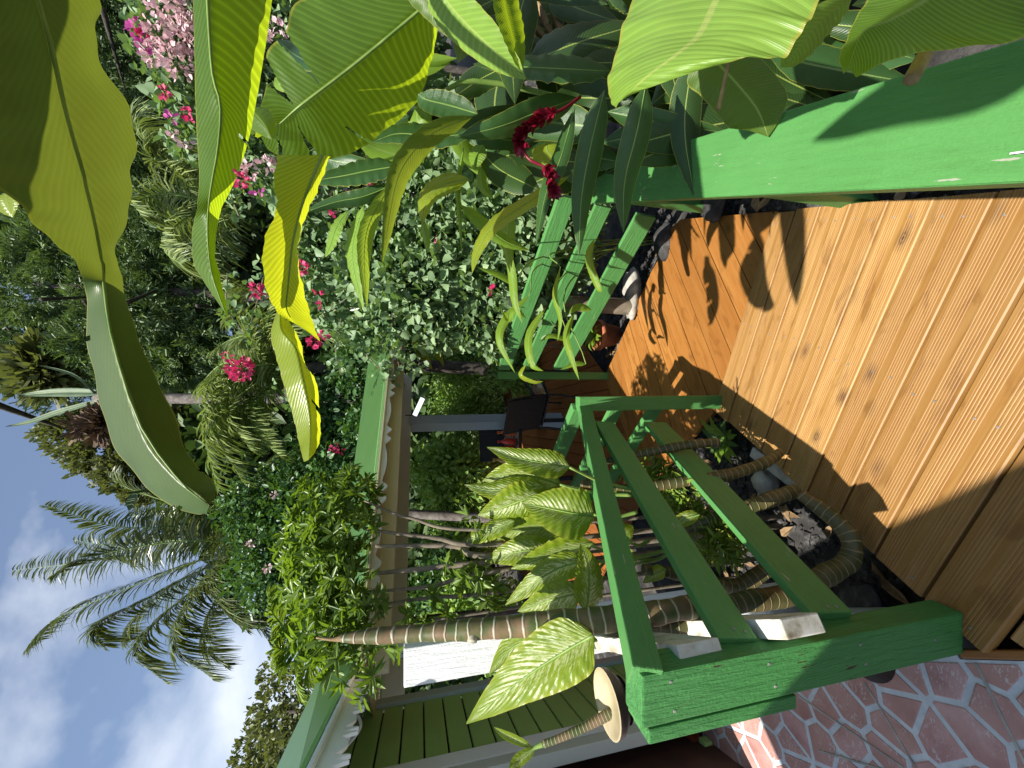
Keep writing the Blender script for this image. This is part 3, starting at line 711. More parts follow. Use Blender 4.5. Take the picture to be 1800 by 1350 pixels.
# wide low handrail on the right
hr = empty('wide_handrail', V3(1.2, 2.3, ZL), 'wide flat sunlit green handrail with a leaf shadow along the right side of the ramp', 'railing')
i0, i1, o0, o1 = P(1040, 355, 2.5), P(1800, 310, .58), P(1040, 300, 2.5), P(1800, 80, .58)
dd = nrm(i1 - i0); w3 = nrm((o0 - i0)); up3 = nrm(np.cross(dd, w3)); up3 = up3 if up3[2] > 0 else -up3
ctr0, ctr1 = (i0 + o0) / 2, (i1 + o1) / 2
beam('top_board', ctr0 - up3 * .035 , ctr1 + dd * .9 - up3 * .035, .2, .07, MG, hr, up=up3, bev=.007, seg=3)
beam('apron', i0 + w3 * .024 - up3 * .125, i1 + dd * .9 + w3 * .024 - up3 * .125, .03, .10, MG, hr, up=up3)
beam('lower_rail', i0 + w3 * .06 - up3 * .36, i1 + dd * .9 + w3 * .06 - up3 * .36, .03, .09, MG, hr, up=up3)
pb = PZ(1208, 392, ZL); 
for q, hh in ((i0 + w3 * .07 + dd * .05, None), (i0 + w3 * .1 + dd * 1.15, None), (i1 + w3 * .1 + dd * .3, None)):
    zb = -.42 if q[1] > 1 else -.3
    beam('post', V3(q[0], q[1], zb), V3(q[0], q[1], q[2] - .072), .075, .09, MG, hr, up=(0, 1, 0))
beam('paint_scar', P(1776, 270, .587) + up3 * .0005, P(1806, 266, .566) + up3 * .0005, .0025, .001, MWHC, hr, up=up3, bev=0)

# far railing beyond the landing
fr = empty('far_railing', (.08, 3.75, ZL), 'three rail green railing in leaf shade on the far side of the landing', 'railing')
fa, fb = V3(1.17, 2.42, 0), V3(.115, 3.70, 0); fn = nrm(V3(fb[1] - fa[1], -(fb[0] - fa[0]), 0)); fn = -fn if fn[1] > 0 else fn
for nm, a in (('top_rail', ((984, 351), (1000, 375), (875, 647), (899, 647))), ('slat', ((1046, 372), (1062, 385), (917, 645), (943, 645))), ('slat', ((1118, 385), (1140, 402), (972, 647), (1002, 647)))):
    rail_from(nm, *a, .045 if nm == 'top_rail' else .03, MG, fr, depth_n=(fa, fn), ext0=.06, ext1=.03)
pt, pbm = PP(876, 658, fb, fn), PP(1060, 671, fb, fn)
beam('post', V3(.085, 3.75, ZL - .02), V3(.085, 3.75, .80), .075, .075, MG, fr, up=(0, 1, 0))

# white timber offcuts behind the near post, and the white post by the house
def offcut(px, label):
    a = P(*px); b = V3(-1.03, 1.462, a[2] + .02); o = beam('fence_board', a, b, .045, .125, MOLD, None, bev=.004); tag(o, label, 'board', 'white boards between the posts')
offcut((1232, 1146, .955), 'upper white board running back from the near green post, its cut end showing')
offcut((1412, 1100, .965), 'lower white board running back from the near green post, its cut end showing')
wp = beam('white_post', V3(-1.045, 1.5, -.25), V3(-1.045, 1.5, 1.607), .145, .07, MWH, None, up=(0, 1, 0), bev=.005)
tag(wp, 'thick white painted post with peeling grain in front of the green house', 'post')

# ================================================================== HOUSE WITH GREEN SIDING (left)
def scallop(name, p0, p1, drop, period, th_, mat, parent, seed=0):
    "hanging board with a wavy lower edge: wide bowls parted by paired points"
    p0, p1 = np.asarray(p0), np.asarray(p1); ln = np.linalg.norm(p1 - p0); x = nrm(p1 - p0); nn = nrm(np.cross(x, (0, 0, 1))); k = int(ln / period * 28) + 2
    vs = []
    for i in range(k):
        t = i / (k - 1) * ln; u = (t / period) % 1
        if u < .64: h = .42 + .30 * math.sin(math.pi * u / .64)
        else:
            w_ = (u - .64) / .36; h = 1 - .75 * abs(math.sin(math.pi * w_ * 2)) ** .7 if 0 < w_ < 1 else .4
            h = .42 + .58 * (1 - abs(((w_ * 2) % 1) * 2 - 1))
        q = p0 + x * t
        for s_ in (-th_ / 2, th_ / 2): vs += [q + nn * s_, q + nn * s_ - V3(0, 0, drop * h)]
    fs = []
    for i in range(k - 1):
        a, b = i * 4, i * 4 + 4; fs += [(a, a + 1, b + 1, b), (a + 2, b + 2, b + 3, a + 3), (a + 1, a + 3, b + 3, b + 1), (a, b, b + 2, a + 2)]
    return put(name, mesh(name, vs, fs), mat, parent)
ho = empty('green_house', (-1.6, 1.75, -.3), 'green board house with pale corner trim and metal roof on the left', 'house')
W0, W1 = P(640, 1250, 2.5) * V3(1, 1, 0), P(850, 1326, 1.95) * V3(1, 1, 0); wd = nrm(W1 - W0); wn_ = nrm(np.cross(wd, (0, 0, 1))); wn_ = wn_ if wn_[0] > 0 else -wn_
zz = .10
while zz < 2.15:
    beam('siding_board', W0 + wd * .03 + V3(0, 0, zz), W1 + V3(0, 0, zz), .018, .115, MSID, ho, bev=.006); zz += .124
put('wall_backing', prism('wall_backing', [p[:2] for p in (W0 - wn_ * .03, W1 - wn_ * .03, W1 - wn_ * .12, W0 - wn_ * .12)], -.3, 2.2), MDARKIN, ho)
beam('corner_trim', W0 + wn_ * .012 - wd * .02 + V3(0, 0, -.3), W0 + wn_ * .012 - wd * .02 + V3(0, 0, 2.0), .10, .035, MTRIM, ho, up=wn_)
beam('door_trim', W1 + wn_ * .015 + wd * .05 + V3(0, 0, .0), W1 + wn_ * .015 + wd * .05 + V3(0, 0, 2.1), .11, .04, MWHC, ho, up=wn_)
beam('door_trim', W1 + wn_ * .005 + wd * .15 + V3(0, 0, .0), W1 + wn_ * .005 + wd * .15 + V3(0, 0, 2.1), .07, .06, MBEAM, ho, up=wn_)
put('doorway', boxmesh(.5, .03, 2.1, .0), MDARKIN, ho, matax(wd, np.cross((0, 0, 1), wd), V3(0, 0, 1), W1 + wd * .17 - wn_ * .14 + V3(0, 0, .95)))  # dark sheet standing in for the shade inside the opening
beam('threshold', PZ(1212, 1285, .05), PZ(1222, 1420, .05), .16, .07, MREDW, ho)
beam('sill_board', PZ(1240, 1300, .03), PZ(1250, 1420, .03), .05, .05, MSID, ho)
# roof of the house
ZE = 1.92; EC = PZ(621, 1164, ZE); EL = PZ(530, 1350, ZE); edl = nrm(EL - EC)
ET = P(571, 1169, 3.6); EL2 = P(486, 1350, 2.15)
def slab(name, q, th_, mat, parent):
    q = [np.asarray(p, float) for p in q]; n = nrm(np.cross(q[1] - q[0], q[2] - q[0])); n = n if n[2] > 0 else -n
    k = len(q); vs = [p for p in q] + [p - n * th_ for p in q]
    if np.dot(np.cross(q[1] - q[0], q[2] - q[0]), n) < 0: top = tuple(range(k))[::-1]
    else: top = tuple(range(k))
    bot = tuple(i + k for i in top[::-1]); fs = [top, bot] + [(top[i], top[i] + k, top[(i + 1) % k] + k, top[(i + 1) % k]) for i in range(k)]
    return put(name, mesh(name, vs, fs), mat, parent)
ex = edl * .06
slab('roof', [EC, EL + ex, EL2 + (EL2 - ET) * .5, ET], .012, MROOF, ho)
beam('roof_edge', EC + V3(0, 0, -.006), EL + ex + V3(0, 0, -.006), .012, .018, MROOFE, ho)
tube('gutter_pipe', [EC + edl * .22 - V3(0, 0, .035), EC + edl * .6 - V3(0, 0, .035), EL + ex - V3(0, 0, .03)], .013, MWHC, ho, 10)
scallop('scalloped_trim', EC + edl * .26 - V3(.02, 0, .04), EL + ex - V3(.02, 0, .04), .11, .2, .012, MWHC, ho)
put('eave_block', boxmesh(.11, .11, .11, .004), MWHC, ho, Matrix.Translation(P(598, 1272, 1.85)))
tube('cable', [P(598, 1248, 1.8), P(622, 1252, 1.75), P(634, 1275, 1.7), P(615, 1305, 1.65), P(575, 1340, 1.58), P(550, 1368, 1.5)], .007, MBEAM, ho, 7)

# ================================================================== TERRACE SHELTER
sh = empty('terrace_shelter', (-.55, 5.1, ZL), 'open terrace shelter with green metal roof and white scalloped trim behind the railing', 'shelter')
ZS = 1.84; E0 = PZ(622, 1164, ZS); E1 = PZ(690, 535, ZS); ev = nrm(E1 - E0); E1 = E1 + ev * .6; iw = nrm(np.cross((0, 0, 1), ev)); iw = iw if iw[0] < 0 else -iw
TA = P(573, 1172, 2.75)
R1 = E1 + iw * 1.0; R1[2] = TA[2]
slab('roof', [E0, E1, R1, TA], .012, MROOF, sh)
slab('roof', [TA, R1, R1 + iw * 2.2 - V3(0, 0, .35), TA + iw * 2.2 - V3(0, 0, .35)], .012, MROOF, sh)
beam('roof_edge', E0 + V3(0, 0, -.008), E1 + V3(0, 0, -.008), .014, .02, MROOFE, sh)
scallop('scalloped_trim', E0 + iw * .02 - V3(0, 0, .018), E1 + iw * .02 - V3(0, 0, .018), .075, .5, .012, MWHC, sh)
for k in range(9):   # ceiling boards, parallel to the eave
    o_ = .05 + k * .17; beam('ceiling_board', E0 + iw * o_ + V3(0, 0, -.03 + k * .004), E1 + iw * o_ + V3(0, 0, -.03 + k * .004), .166, .012, MBEIGE, sh, bev=.003)
beam('front_beam', E0 + iw * .22 - V3(0, 0, .10), E1 + iw * .22 - V3(0, 0, .10), .07, .085, MBEIGE, sh)
beam('back_beam', E0 + iw * 1.5 - V3(0, 0, .10), E1 + iw * 1.5 - V3(0, 0, .10), .09, .16, MBEAM, sh)
# posts under the back beam
def on_line(x, inn):
    best = None
    for t in np.linspace(0, 6, 400):
        p = E0 + ev * t + iw * inn; d = (p - CAM); u = d @ RT / (d @ FW) * F; 
        if best is None or abs((675 - u) - x) < best[0]: best = (abs((675 - u) - x), p)
    return best[1]
fp = on_line(746, 1.5); beam('post', V3(fp[0], fp[1], ZL), V3(fp[0], fp[1], ZS - .17), .15, .15, MTRIMD, sh, up=(iw[0], iw[1], 0))
lp = E0 + iw * .25 + ev * .12; beam('post', V3(lp[0], lp[1], ZL), V3(lp[0], lp[1], ZS - .14), .10, .10, MTRIM, sh, up=(iw[0], iw[1], 0))
beam('brace', P(700, 1135, 2.5), P(770, 1180, 2.3), .07, .07, MTRIM, sh)
rp = on_line(380, 1.5); beam('post', V3(rp[0], rp[1], ZL), V3(rp[0], rp[1], ZS - .17), .12, .12, MTRIMD, sh, up=(iw[0], iw[1], 0))
# hanging tube lamp
tl = empty('tube_lamp', P(735, 715, 4.6), 'white lamp tube hanging slanted under the shelter ceiling', 'lamp')
tube('tube', [P(729, 730, 4.6), P(743, 700, 4.6)], .028, MLAMP, tl, 10)
tube('cord', [P(729, 730, 4.6), P(712, 730, 4.6)], .006, MBLACK, tl, 6)

# ---- terrace furniture
def arm_chair(loc, rz, label):
    c_ = empty('arm_chair', loc, label, 'chair', 'black chairs on the terrace'); c_.rotation_euler = (0, 0, rz)
    R = Matrix.Translation(loc) @ Matrix.Rotation(rz, 4, 'Z')
    def pt(n, lst, r):
        o = tube(n, [np.array(R @ Vector(q)) for q in lst], r, MBLACK, None, 7, 16); o.parent = c_; o.matrix_parent_inverse = R.inverted(); return o
    for sx in (-.27, .27):
        pt('front_leg', [(sx, -.25, 0), (sx, -.27, .42), (sx, -.24, .64)], .013); pt('back_leg', [(sx, .33, 0), (sx, .24, .42), (sx, .34, .95)], .013)
        pt('armrest', [(sx, -.25, .64), (sx, 0, .66), (sx, .26, .62)], .02)
    o = put('seat', boxmesh(.52, .5, .02, .006), MBLACK, None, R @ Matrix.Translation((0, 0, .42))); o.parent = c_; o.matrix_parent_inverse = R.inverted()
    o = put('backrest', boxmesh(.52, .016, .5, .006), MBLACK, None, R @ Matrix.Translation((0, .30, .70)) @ Matrix.Rotation(-.19, 4, 'X')); o.parent = c_; o.matrix_parent_inverse = R.inverted()
    return c_
def m_floral():
    m, nt, b = base('floral_cloth', rough=.8); v, r = objvec(nt, 5.)
    vo = nd(nt, 'ShaderNodeTexVoronoi', {'Vector': v, 'Scale': 11})
    col = ramp(nt, nd(nt, 'ShaderNodeSeparateColor', {0: vo.outputs[1]}).outputs[0], [(.2, (.04, .05, .035)), (.5, (.40, .38, .28)), (.7, (.55, .12, .06)), (.9, (.10, .22, .06))]); nt.links.new(col, b.inputs[0]); return m
MFLOR = m_floral()
cpos = PZ(992, 700, ZL)
arm_chair((-.20, 4.75, ZL), 2.5, 'black arm chair with a flowered cushion nearest the railing gap on the terrace')
cu = put('seat_cushion', boxmesh(.46, .44, .07, .025, 3), MFLOR, None, Matrix.Translation((-.20, 4.75, ZL + .465)) @ Matrix.Rotation(2.5, 4, 'Z')); tag(cu, 'flowered cushion on the black terrace chair', 'cushion')
arm_chair((-.95, 6.2, ZL), .3, 'black arm chair behind the terrace table')
tb = empty('terrace_table', (-.75, 5.0, ZL), 'dark terrace table with a pale patterned cloth', 'table')
put('table_top', boxmesh(.95, .85, .035, .006), MBLACK, tb, Matrix.Translation((-.85, 5.05, ZL + .72)))
for sx in (-.38, .38):
    for sy in (-.33, .33): beam('leg', V3(-.85 + sx, 5.05 + sy, ZL), V3(-.85 + sx, 5.05 + sy, ZL + .70), .05, .05, MBLACK, tb, up=(0, 1, 0))
put('tablecloth', boxmesh(.90, .80, .006, .002), MFLOR, tb, Matrix.Translation((-.85, 5.05, ZL + .742)))
def bottle(loc, col, nm, label, s_=1.):
    prof = [(.0, 0), (.032, .0), (.036, .02), (.036, .11), (.03, .135), (.013, .165), (.013, .19), (.018, .192), (.018, .215), (0, .217)]
    vs = []; k = 14
    for r, z in prof:
        for a in range(k): vs.append((loc[0] + r * s_ * math.cos(a * 6.2832 / k), loc[1] + r * s_ * math.sin(a * 6.2832 / k), loc[2] + z * s_))
    fs = [(i * k + a, i * k + (a + 1) % k, (i + 1) * k + (a + 1) % k, (i + 1) * k + a) for i in range(len(prof) - 1) for a in range(k)]
    m, nt, b = base(nm + '_mat', col, .3)
    return tag(put(nm, mesh(nm, vs, fs, True), m), label, 'bottle', 'bottles on the terrace table')
zt = ZL + .746
bottle((-.62, 4.80, zt), (.55, .10, .02), 'sauce_bottle', 'orange bottle on the terrace table, nearest the post', 1.1)
bottle((-.74, 4.83, zt), (.50, .035, .02), 'sauce_bottle', 'red bottle on the terrace table, second from the post', 1.05)
bottle((-.83, 4.85, zt), (.45, .05, .025), 'sauce_bottle', 'dark red bottle on the terrace table, third from the post')
bottle((-.98, 4.88, zt), (.42, .28, .05), 'sauce_bottle', 'yellow brown jar on the terrace table beside the leaves', 1.3)

# ---- pots
def lathe(name, prof, loc, mat, parent=None, k=28, tilt=None):
    vs = []
    for r, z in prof:
        for a in range(k): vs.append((r * math.cos(a * 6.2832 / k), r * math.sin(a * 6.2832 / k), z))
    fs = [(i * k + a, i * k + (a + 1) % k, (i + 1) * k + (a + 1) % k, (i + 1) * k + a) for i in range(len(prof) - 1) for a in range(k)]
    mw = Matrix.Translation(Vector(loc)) @ (tilt or Matrix.Identity(4))
    return put(name, mesh(name, vs, fs, True), mat, parent, mw)
POT = [(0, 0), (.10, 0), (.145, .2), (.165, .205), (.165, .25), (.148, .25), (.135, .2), (0, .19)]
def strap_tuft(name, loc, n, ln, wd_, mat, parent, up=1., spread=.8):
    for i in range(n):
        a = i / n * 6.283 + random.uniform(-.3, .3); d = V3(math.cos(a), math.sin(a), 0); L_ = ln * random.uniform(.7, 1.1); u = up * random.uniform(.7, 1.2)
        M_ = [np.array(loc) + d * L_ * spread * t + V3(0, 0, L_ * (u * t - .75 * u * t * t * 1.1)) for t in (0, .25, .5, .75, 1)]
        sd_ = np.cross(d, (0, 0, 1)) * wd_; ws = (.35, .9, 1, .7, .04)
        blade(name, [m_ + sd_ * w_ + V3(0, 0, .25 * wd_) for m_, w_ in zip(M_, ws)], M_, [m_ - sd_ * w_ + V3(0, 0, .25 * wd_) for m_, w_ in zip(M_, ws)], mat, parent, 14, 2, .02, .02)
tp = PZ(1085, 590, gz(.5, 3.3)); tp = V3(tp[0], tp[1], gz(tp[0], tp[1]))
o = lathe('terracotta_pot', POT, tp, MTERRA); tag(o, 'terracotta pot beside the landing under the far railing', 'pot')
pl = empty('potted_plant', tp + V3(0, 0, .2), 'bright leafy plant growing in the terracotta pot', 'plant'); strap_tuft('leaf', tp + V3(0, 0, .22), 22, .26, .022, MB_GIN, pl, 1.3, .7)
wb = PP(895, 528, V3(1.17, 2.42, 0) + nrm(V3(.77, .64, 0)) * .16, nrm(V3(.77, .64, 0))); WBK = [(0, -.16), (.075, -.16), (.10, .05), (.108, .055), (.1, .055), (.07, -.14), (0, -.14)]
o = lathe('white_bucket', WBK, wb, MPLAST); tag(o, 'white plastic bucket among leaves behind the far railing', 'bucket')
sk = lathe('wooden_stump', [(0, -.55), (.10, -.55), (.075, -.5), (.07, -.01), (.06, 0), (0, 0)], wb - V3(0, 0, .163), MSTEM); sk.scale = (1, 1, (wb[2] - .163 + .52) / .55); tag(sk, 'brown stump carrying the white bucket behind the far railing', 'stump')
tube('handle', [wb + V3(-.1, 0, .05), wb + V3(-.06, 0, .16), wb + V3(.06, 0, .16), wb + V3(.1, 0, .05)], .004, MBLACK, o, 6)
# wide glazed bowl on the porch ledge with a young cane
bw = P(1066, 1236, 1.15)
BOWL = [(0, -.055), (.05, -.055), (.085, -.02), (.088, .0), (.083, .002), (.078, -.006), (0, -.016)]
bo = empty('planter_bowl', bw - V3(0, 0, .055), 'shallow cream glazed bowl on a dark stand behind the near post', 'bowl')
lathe('bowl', BOWL[:4], bw, MDARKP, bo); lathe('glaze', BOWL[3:], bw, MCREAM, bo)
lathe('stand', [(0, -bw[2]), (.10, -bw[2]), (.05, -bw[2] + .05), (.028, -.5), (.03, -.08), (.06, -.055)], bw, MDARKP, bo)
yp = empty('young_cane_plant', bw, 'young ringed cane with two small leaves leaning out of the cream bowl', 'plant')
tube('cane', [bw + V3(-.03, 0, -.02), P(1040, 1272, 1.15), P(985, 1297, 1.14), P(955, 1308, 1.14)], [.014, .0115, .010], MCANE, yp, 9, 30, .011, .03)
tube('shoot', [P(955, 1308, 1.14), P(938, 1315, 1.14), P(920, 1325, 1.13)], [.008, .005, .003], MPET, yp, 7)
pxleaf('leaf', [(936, 1314, 1.14), (905, 1300, 1.14), (885, 1290, 1.14), (868, 1278, 1.14)], 9, MVAR, yp, fold=-.008)
pxleaf('leaf', [(940, 1316, 1.14), (920, 1330, 1.13), (905, 1345, 1.12), (896, 1362, 1.1)], 13, MVAR, yp, fold=-.01)

# ---- the porch roof above and behind the viewer: its edge throws the shade on the tiles
pr_ = empty('porch_roof', (-2.4, -1.0, 0), 'porch roof over the tiled floor, shading the near post', 'roof')
A_, B2 = V3(-2.0, .72, 2.5), V3(-.05, -1.22, 2.5)
slab('roof_sheet', [A_, B2, V3(-1.4, -2.6, 2.75), V3(-3.35, -.63, 2.75)], .03, MROOF, pr_)
beam('post', V3(-2.9, -.5, 0), V3(-2.9, -.5, 2.66), .1, .1, MWHC, pr_, up=(0, 1, 0)); beam('post', V3(-1.3, -2.2, -.2), V3(-1.3, -2.2, 2.66), .1, .1, MWHC, pr_, up=(0, 1, 0))

# ================================================================== VEGETATION
# ---- banana clump on the right: every blade is a part
bn = empty('banana_plant', P(1500, -120, 1.3) * V3(1, 1, 0) + V3(0, 0, -.35), 'banana plant with huge arching leaves hanging over the right of the ramp', 'banana plant')
# the huge leaf overhead (seen from below)
rows = [((-170, -120, .42), (20, -120, .50), (160, -110, .60)), ((-130, 20, .43), (66, 0, .54), (168, 0, .64)), ((-120, 130, .44), (90, 90, .57), (172, 80, .66)),
        ((-90, 230, .46), (112, 190, .60), (222, 190, .72)), ((-20, 310, .50), (140, 300, .64), (238, 285, .76)), ((50, 385, .55), (165, 385, .68), (226, 360, .77)),
        ((112, 438, .60), (174, 440, .69), (206, 436, .74)), ((140, 478, .64), (180, 480, .68), (212, 480, .73)), ((153, 530, .70), (186, 528, .67), (222, 530, .72)), ((154, 600, .73), (197, 590, .66), (244, 592, .72)), ((172, 700, .77), (226, 684, .66), (287, 692, .72)),
        ((213, 800, .77), (262, 778, .66), (330, 792, .73)), ((270, 870, .74), (312, 840, .66), (365, 838, .72)), ((338, 902, .71), (352, 872, .66), (379, 856, .69)), ((362, 903, .69), (368, 889, .67), (378, 872, .68))]
blade('leaf', *stations(rows), MB_TOP, bn, 130, 9, .03, .017, rib=.0035, rip_n=7, tears=((-1, .64, .72, .006), (1, .83, .7, .005), (-1, .90, .6, .006)))
# second hanging leaf: pale upper strip, olive underside
rows = [((338, -60, 0.90), (362, -60, 0.86), (486, -60, 1.00)), ((341, 60, 0.90), (368, 60, 0.86), (470, 60, 1.00)), ((343, 160, 0.91), (376, 150, 0.87), (452, 170, 1.00)), ((346, 240, 0.92), (390, 205, 0.88), (436, 250, 0.99)), ((350, 310, 0.93), (376, 300, 0.89), (412, 320, 0.97)), ((346, 365, 0.89), (366, 360, 0.90), (388, 372, 0.95)), ((338, 410, 0.96), (366, 420, 0.92), (378, 440, 0.95)), ((344, 470, 0.97), (372, 478, 0.93), (388, 490, 0.95)), ((398, 553, 0.97), (399, 555, 0.94), (401, 554, 0.95))]
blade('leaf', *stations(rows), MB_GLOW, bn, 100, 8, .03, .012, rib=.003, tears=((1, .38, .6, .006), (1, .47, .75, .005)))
# yellow sunlit leaf, and its curled lower half
rows = [((488, 272, 1.0), (566, 272, 1.05), (580, 275, 1.15)), ((481, 320, .98), (545, 320, 1.05), (560, 330, 1.15)), ((486, 365, .98), (527, 370, 1.05), (536, 385, 1.13)), ((463, 430, .96), (513, 430, 1.04), (523, 445, 1.12)),
        ((466, 500, .96), (506, 500, 1.04), (534, 510, 1.12)), ((482, 540, .98), (503, 545, 1.04), (548, 560, 1.12)), ((500, 562, 1.02), (520, 570, 1.05), (562, 600, 1.10))]
blade('leaf', *stations(rows), MB_YEL, bn, 70, 7, .03, .012, rib=.004)
rows = [((487, 545, 1.19), (492, 548, 1.16), (500, 552, 1.18)), ((476, 588, 1.18), (495, 580, 1.15), (528, 600, 1.24)), ((486, 630, 1.17), (520, 610, 1.14), (536, 640, 1.24)), ((500, 680, 1.16), (532, 660, 1.13), (556, 672, 1.24)), ((516, 735, 1.16), (543, 712, 1.13), (563, 740, 1.24)), ((526, 780, 1.17), (546, 755, 1.14), (562, 775, 1.23)), ((534, 812, 1.21), (543, 808, 1.18), (552, 798, 1.20))]
blade('leaf', *stations(rows), MB_YEL, bn, 70, 7, .03, .02, tears=((1, .42, .2, .03), (1, .62, .1, .02)))
# torn leaf with glowing lower half
rows = [((800, -160, 1.40), (860, -80, 1.45), (815, -60, 1.72)), ((650, -60, 1.37), (755, 3, 1.42), (772, 40, 1.72)), ((590, -20, 1.37), (690, 58, 1.42), (758, 110, 1.72)), ((520, 5, 1.37), (625, 112, 1.42), (735, 175, 1.72)), ((500, 60, 1.37), (575, 150, 1.42), (690, 222, 1.72)), ((470, 90, 1.38), (535, 180, 1.43), (640, 258, 1.69)), ((468, 150, 1.40), (515, 196, 1.45), (570, 282, 1.66)), ((452, 205, 1.42), (490, 218, 1.47), (505, 280, 1.61)), ((448, 240, 1.45), (458, 240, 1.50), (470, 262, 1.56))]
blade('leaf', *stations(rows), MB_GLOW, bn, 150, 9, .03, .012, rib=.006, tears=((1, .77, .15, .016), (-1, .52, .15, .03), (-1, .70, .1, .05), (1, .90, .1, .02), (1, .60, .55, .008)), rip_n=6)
pxleaf('leaf', [(440, 190, 1.1), (465, 220, 1.08), (478, 245, 1.08)], 22, MB_GLOW, bn, 'ovate', .0, .03)
pxleaf('leaf', [(8, 340, .95), (12, 355, .95), (22, 382, .96)], 26, MB_YEL, bn, 'lance', .02)
# broad pale leaf low on the right with a dead edge
rows = [((1128, -60, .86), (1300, -80, .70), (1470, -60, .60)), ((1105, 20, .84), (1260, 0, .69), (1432, 15, .59)), ((1085, 80, .83), (1230, 60, .68), (1405, 66, .60)), ((1070, 140, .83), (1190, 95, .68), (1366, 102, .61)), ((1071, 172, .82), (1130, 140, .72), (1285, 108, .63)), ((1083, 190, .80), (1092, 178, .78), (1110, 163, .74))]
blade('leaf', *stations(rows), MB_OLD, bn, 70, 9, .03, .012, rip_n=3)
# yellow-green leaf in the corner
rows = [((1900, -160, .42), (1800, -150, .48), (1600, -160, .62)), ((1880, -40, .42), (1700, -50, .48), (1545, -50, .62)), ((1830, 55, .44), (1620, 2, .50), (1512, 20, .62)), ((1690, 82, .47), (1560, 35, .52), (1490, 62, .62)), ((1565, 106, .52), (1515, 58, .55), (1476, 100, .60)), ((1505, 136, .57), (1490, 120, .58), (1482, 130, .59))]
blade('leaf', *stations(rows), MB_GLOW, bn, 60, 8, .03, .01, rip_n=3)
rows = [((1990, -60, .40), (1900, -90, .44), (1790, -100, .5)), ((1900, 40, .40), (1850, -10, .44), (1780, 0, .5)), ((1815, 68, .44), (1790, 50, .46), (1765, 58, .5))]
blade('leaf', *stations(rows), MB_GLOW, bn, 30, 6, .03, .01)
pxleaf('leaf', [(1500, -10, .9), (1440, 40, .9), (1395, 95, .92), (1372, 118, .93)], 28, MB_OLD, bn, 'lance', -.05, n=30)
pxleaf('leaf', [(1230, 80, 1.0), (1280, 130, 1.0), (1330, 190, 1.02), (1350, 240, 1.05)], 62, MB_BIG, bn, 'strap', .05, n=40)
pxleaf('leaf', [(760, -40, 1.2), (800, 20, 1.2), (870, 90, 1.15), (924, 140, 1.12)], 42, MB_OLD, bn, 'lance', .06, n=40)
pxleaf('leaf', [(700, -40, 1.3), (770, 10, 1.3), (815, 60, 1.28), (805, 110, 1.25)], 34, MB_BIG, bn, 'lance', .04, n=30)
pxleaf('leaf', [(880, -60, 1.1), (890, 10, 1.1), (905, 70, 1.12), (918, 130, 1.12)], 24, MB_GLOW, bn, 'lance', -.05, n=30)
def lift(px, py, z):
    q = PP(px, py, RB, RN); return q + SDIR * ((z - q[2]) / SDIR[2])
t0, t1, t2 = lift(1400, 540, 2.45), lift(1395, 450, 2.5), lift(1385, 330, 2.6)
def free_leaf(M_, hw, mat, droop=(0, 0, -.3)):
    M_ = [np.asarray(m_, float) for m_ in M_]; k_ = 9; c = spline(M_, k_); T = np.gradient(c, axis=0); pr = PROF['lance'](np.linspace(0, 1, k_)) * hw
    S_ = np.cross(T, (0, 0, 1)); S_ /= np.linalg.norm(S_, axis=1)[:, None]; dz = np.array((0, 0, -.25))
    blade('leaf', c + S_ * pr[:, None] + dz * pr[:, None], c, c - S_ * pr[:, None] + dz * pr[:, None], mat, bn, 40, 5, .03, .015, rib=.006)
free_leaf([t2 + (t2 - t1) * .8 + V3(0, 0, .0), t2, t1, t0], .085, MB_BIG)
def lift_r(px, py, z):
    q = PP(px, py, ctr0, up3); return q + SDIR * ((z - q[2]) / SDIR[2])
free_leaf([lift_r(1900, 40, 2.5), lift_r(1750, 110, 2.45), lift_r(1580, 170, 2.4), lift_r(1425, 250, 2.35)], .07, MB_BIG)
tube('stalk', [P(760, -10, 1.44), P(900, -120, 1.1), P(1300, -190, 1.25), P(1700, -200, 1.4)], [.012, .02, .03, .05], MPET, bn, 9)
tube('stalk', [P(45, -60, .55), P(200, -200, .8), P(800, -260, 1.1), P(1500, -240, 1.4)], [.012, .022, .035, .06], MPET, bn, 9)
tube('pseudostem', [P(1500, -150, 1.45), P(1050, -140, 1.45), P(700, -200, 1.35)], [.10, .08, .05], MPET, bn, 12)
tube('dead_stalk', [P(1602, 140, .60), P(1640, 70, .60), P(1700, -30, .60), P(1750, -110, .62)], [.011, .010, .011, .012], MDRY, bn, 9)
tube('dead_stalk', [P(1263, 192, .95), P(1272, 150, .95), P(1282, 105, .95)], [.0055, .0045, .004], MDRY, bn, 7)
for a in range(5): pxleaf('dead_leaf', [(900 + a * 22, -20 + a * 9, 2.0), (915 + a * 26, 40 + a * 10, 1.98), (960 + a * 28, 85 + a * 8, 1.96)], 9, MDRY, bn, 'lance', .03, .03, ripple=.06)

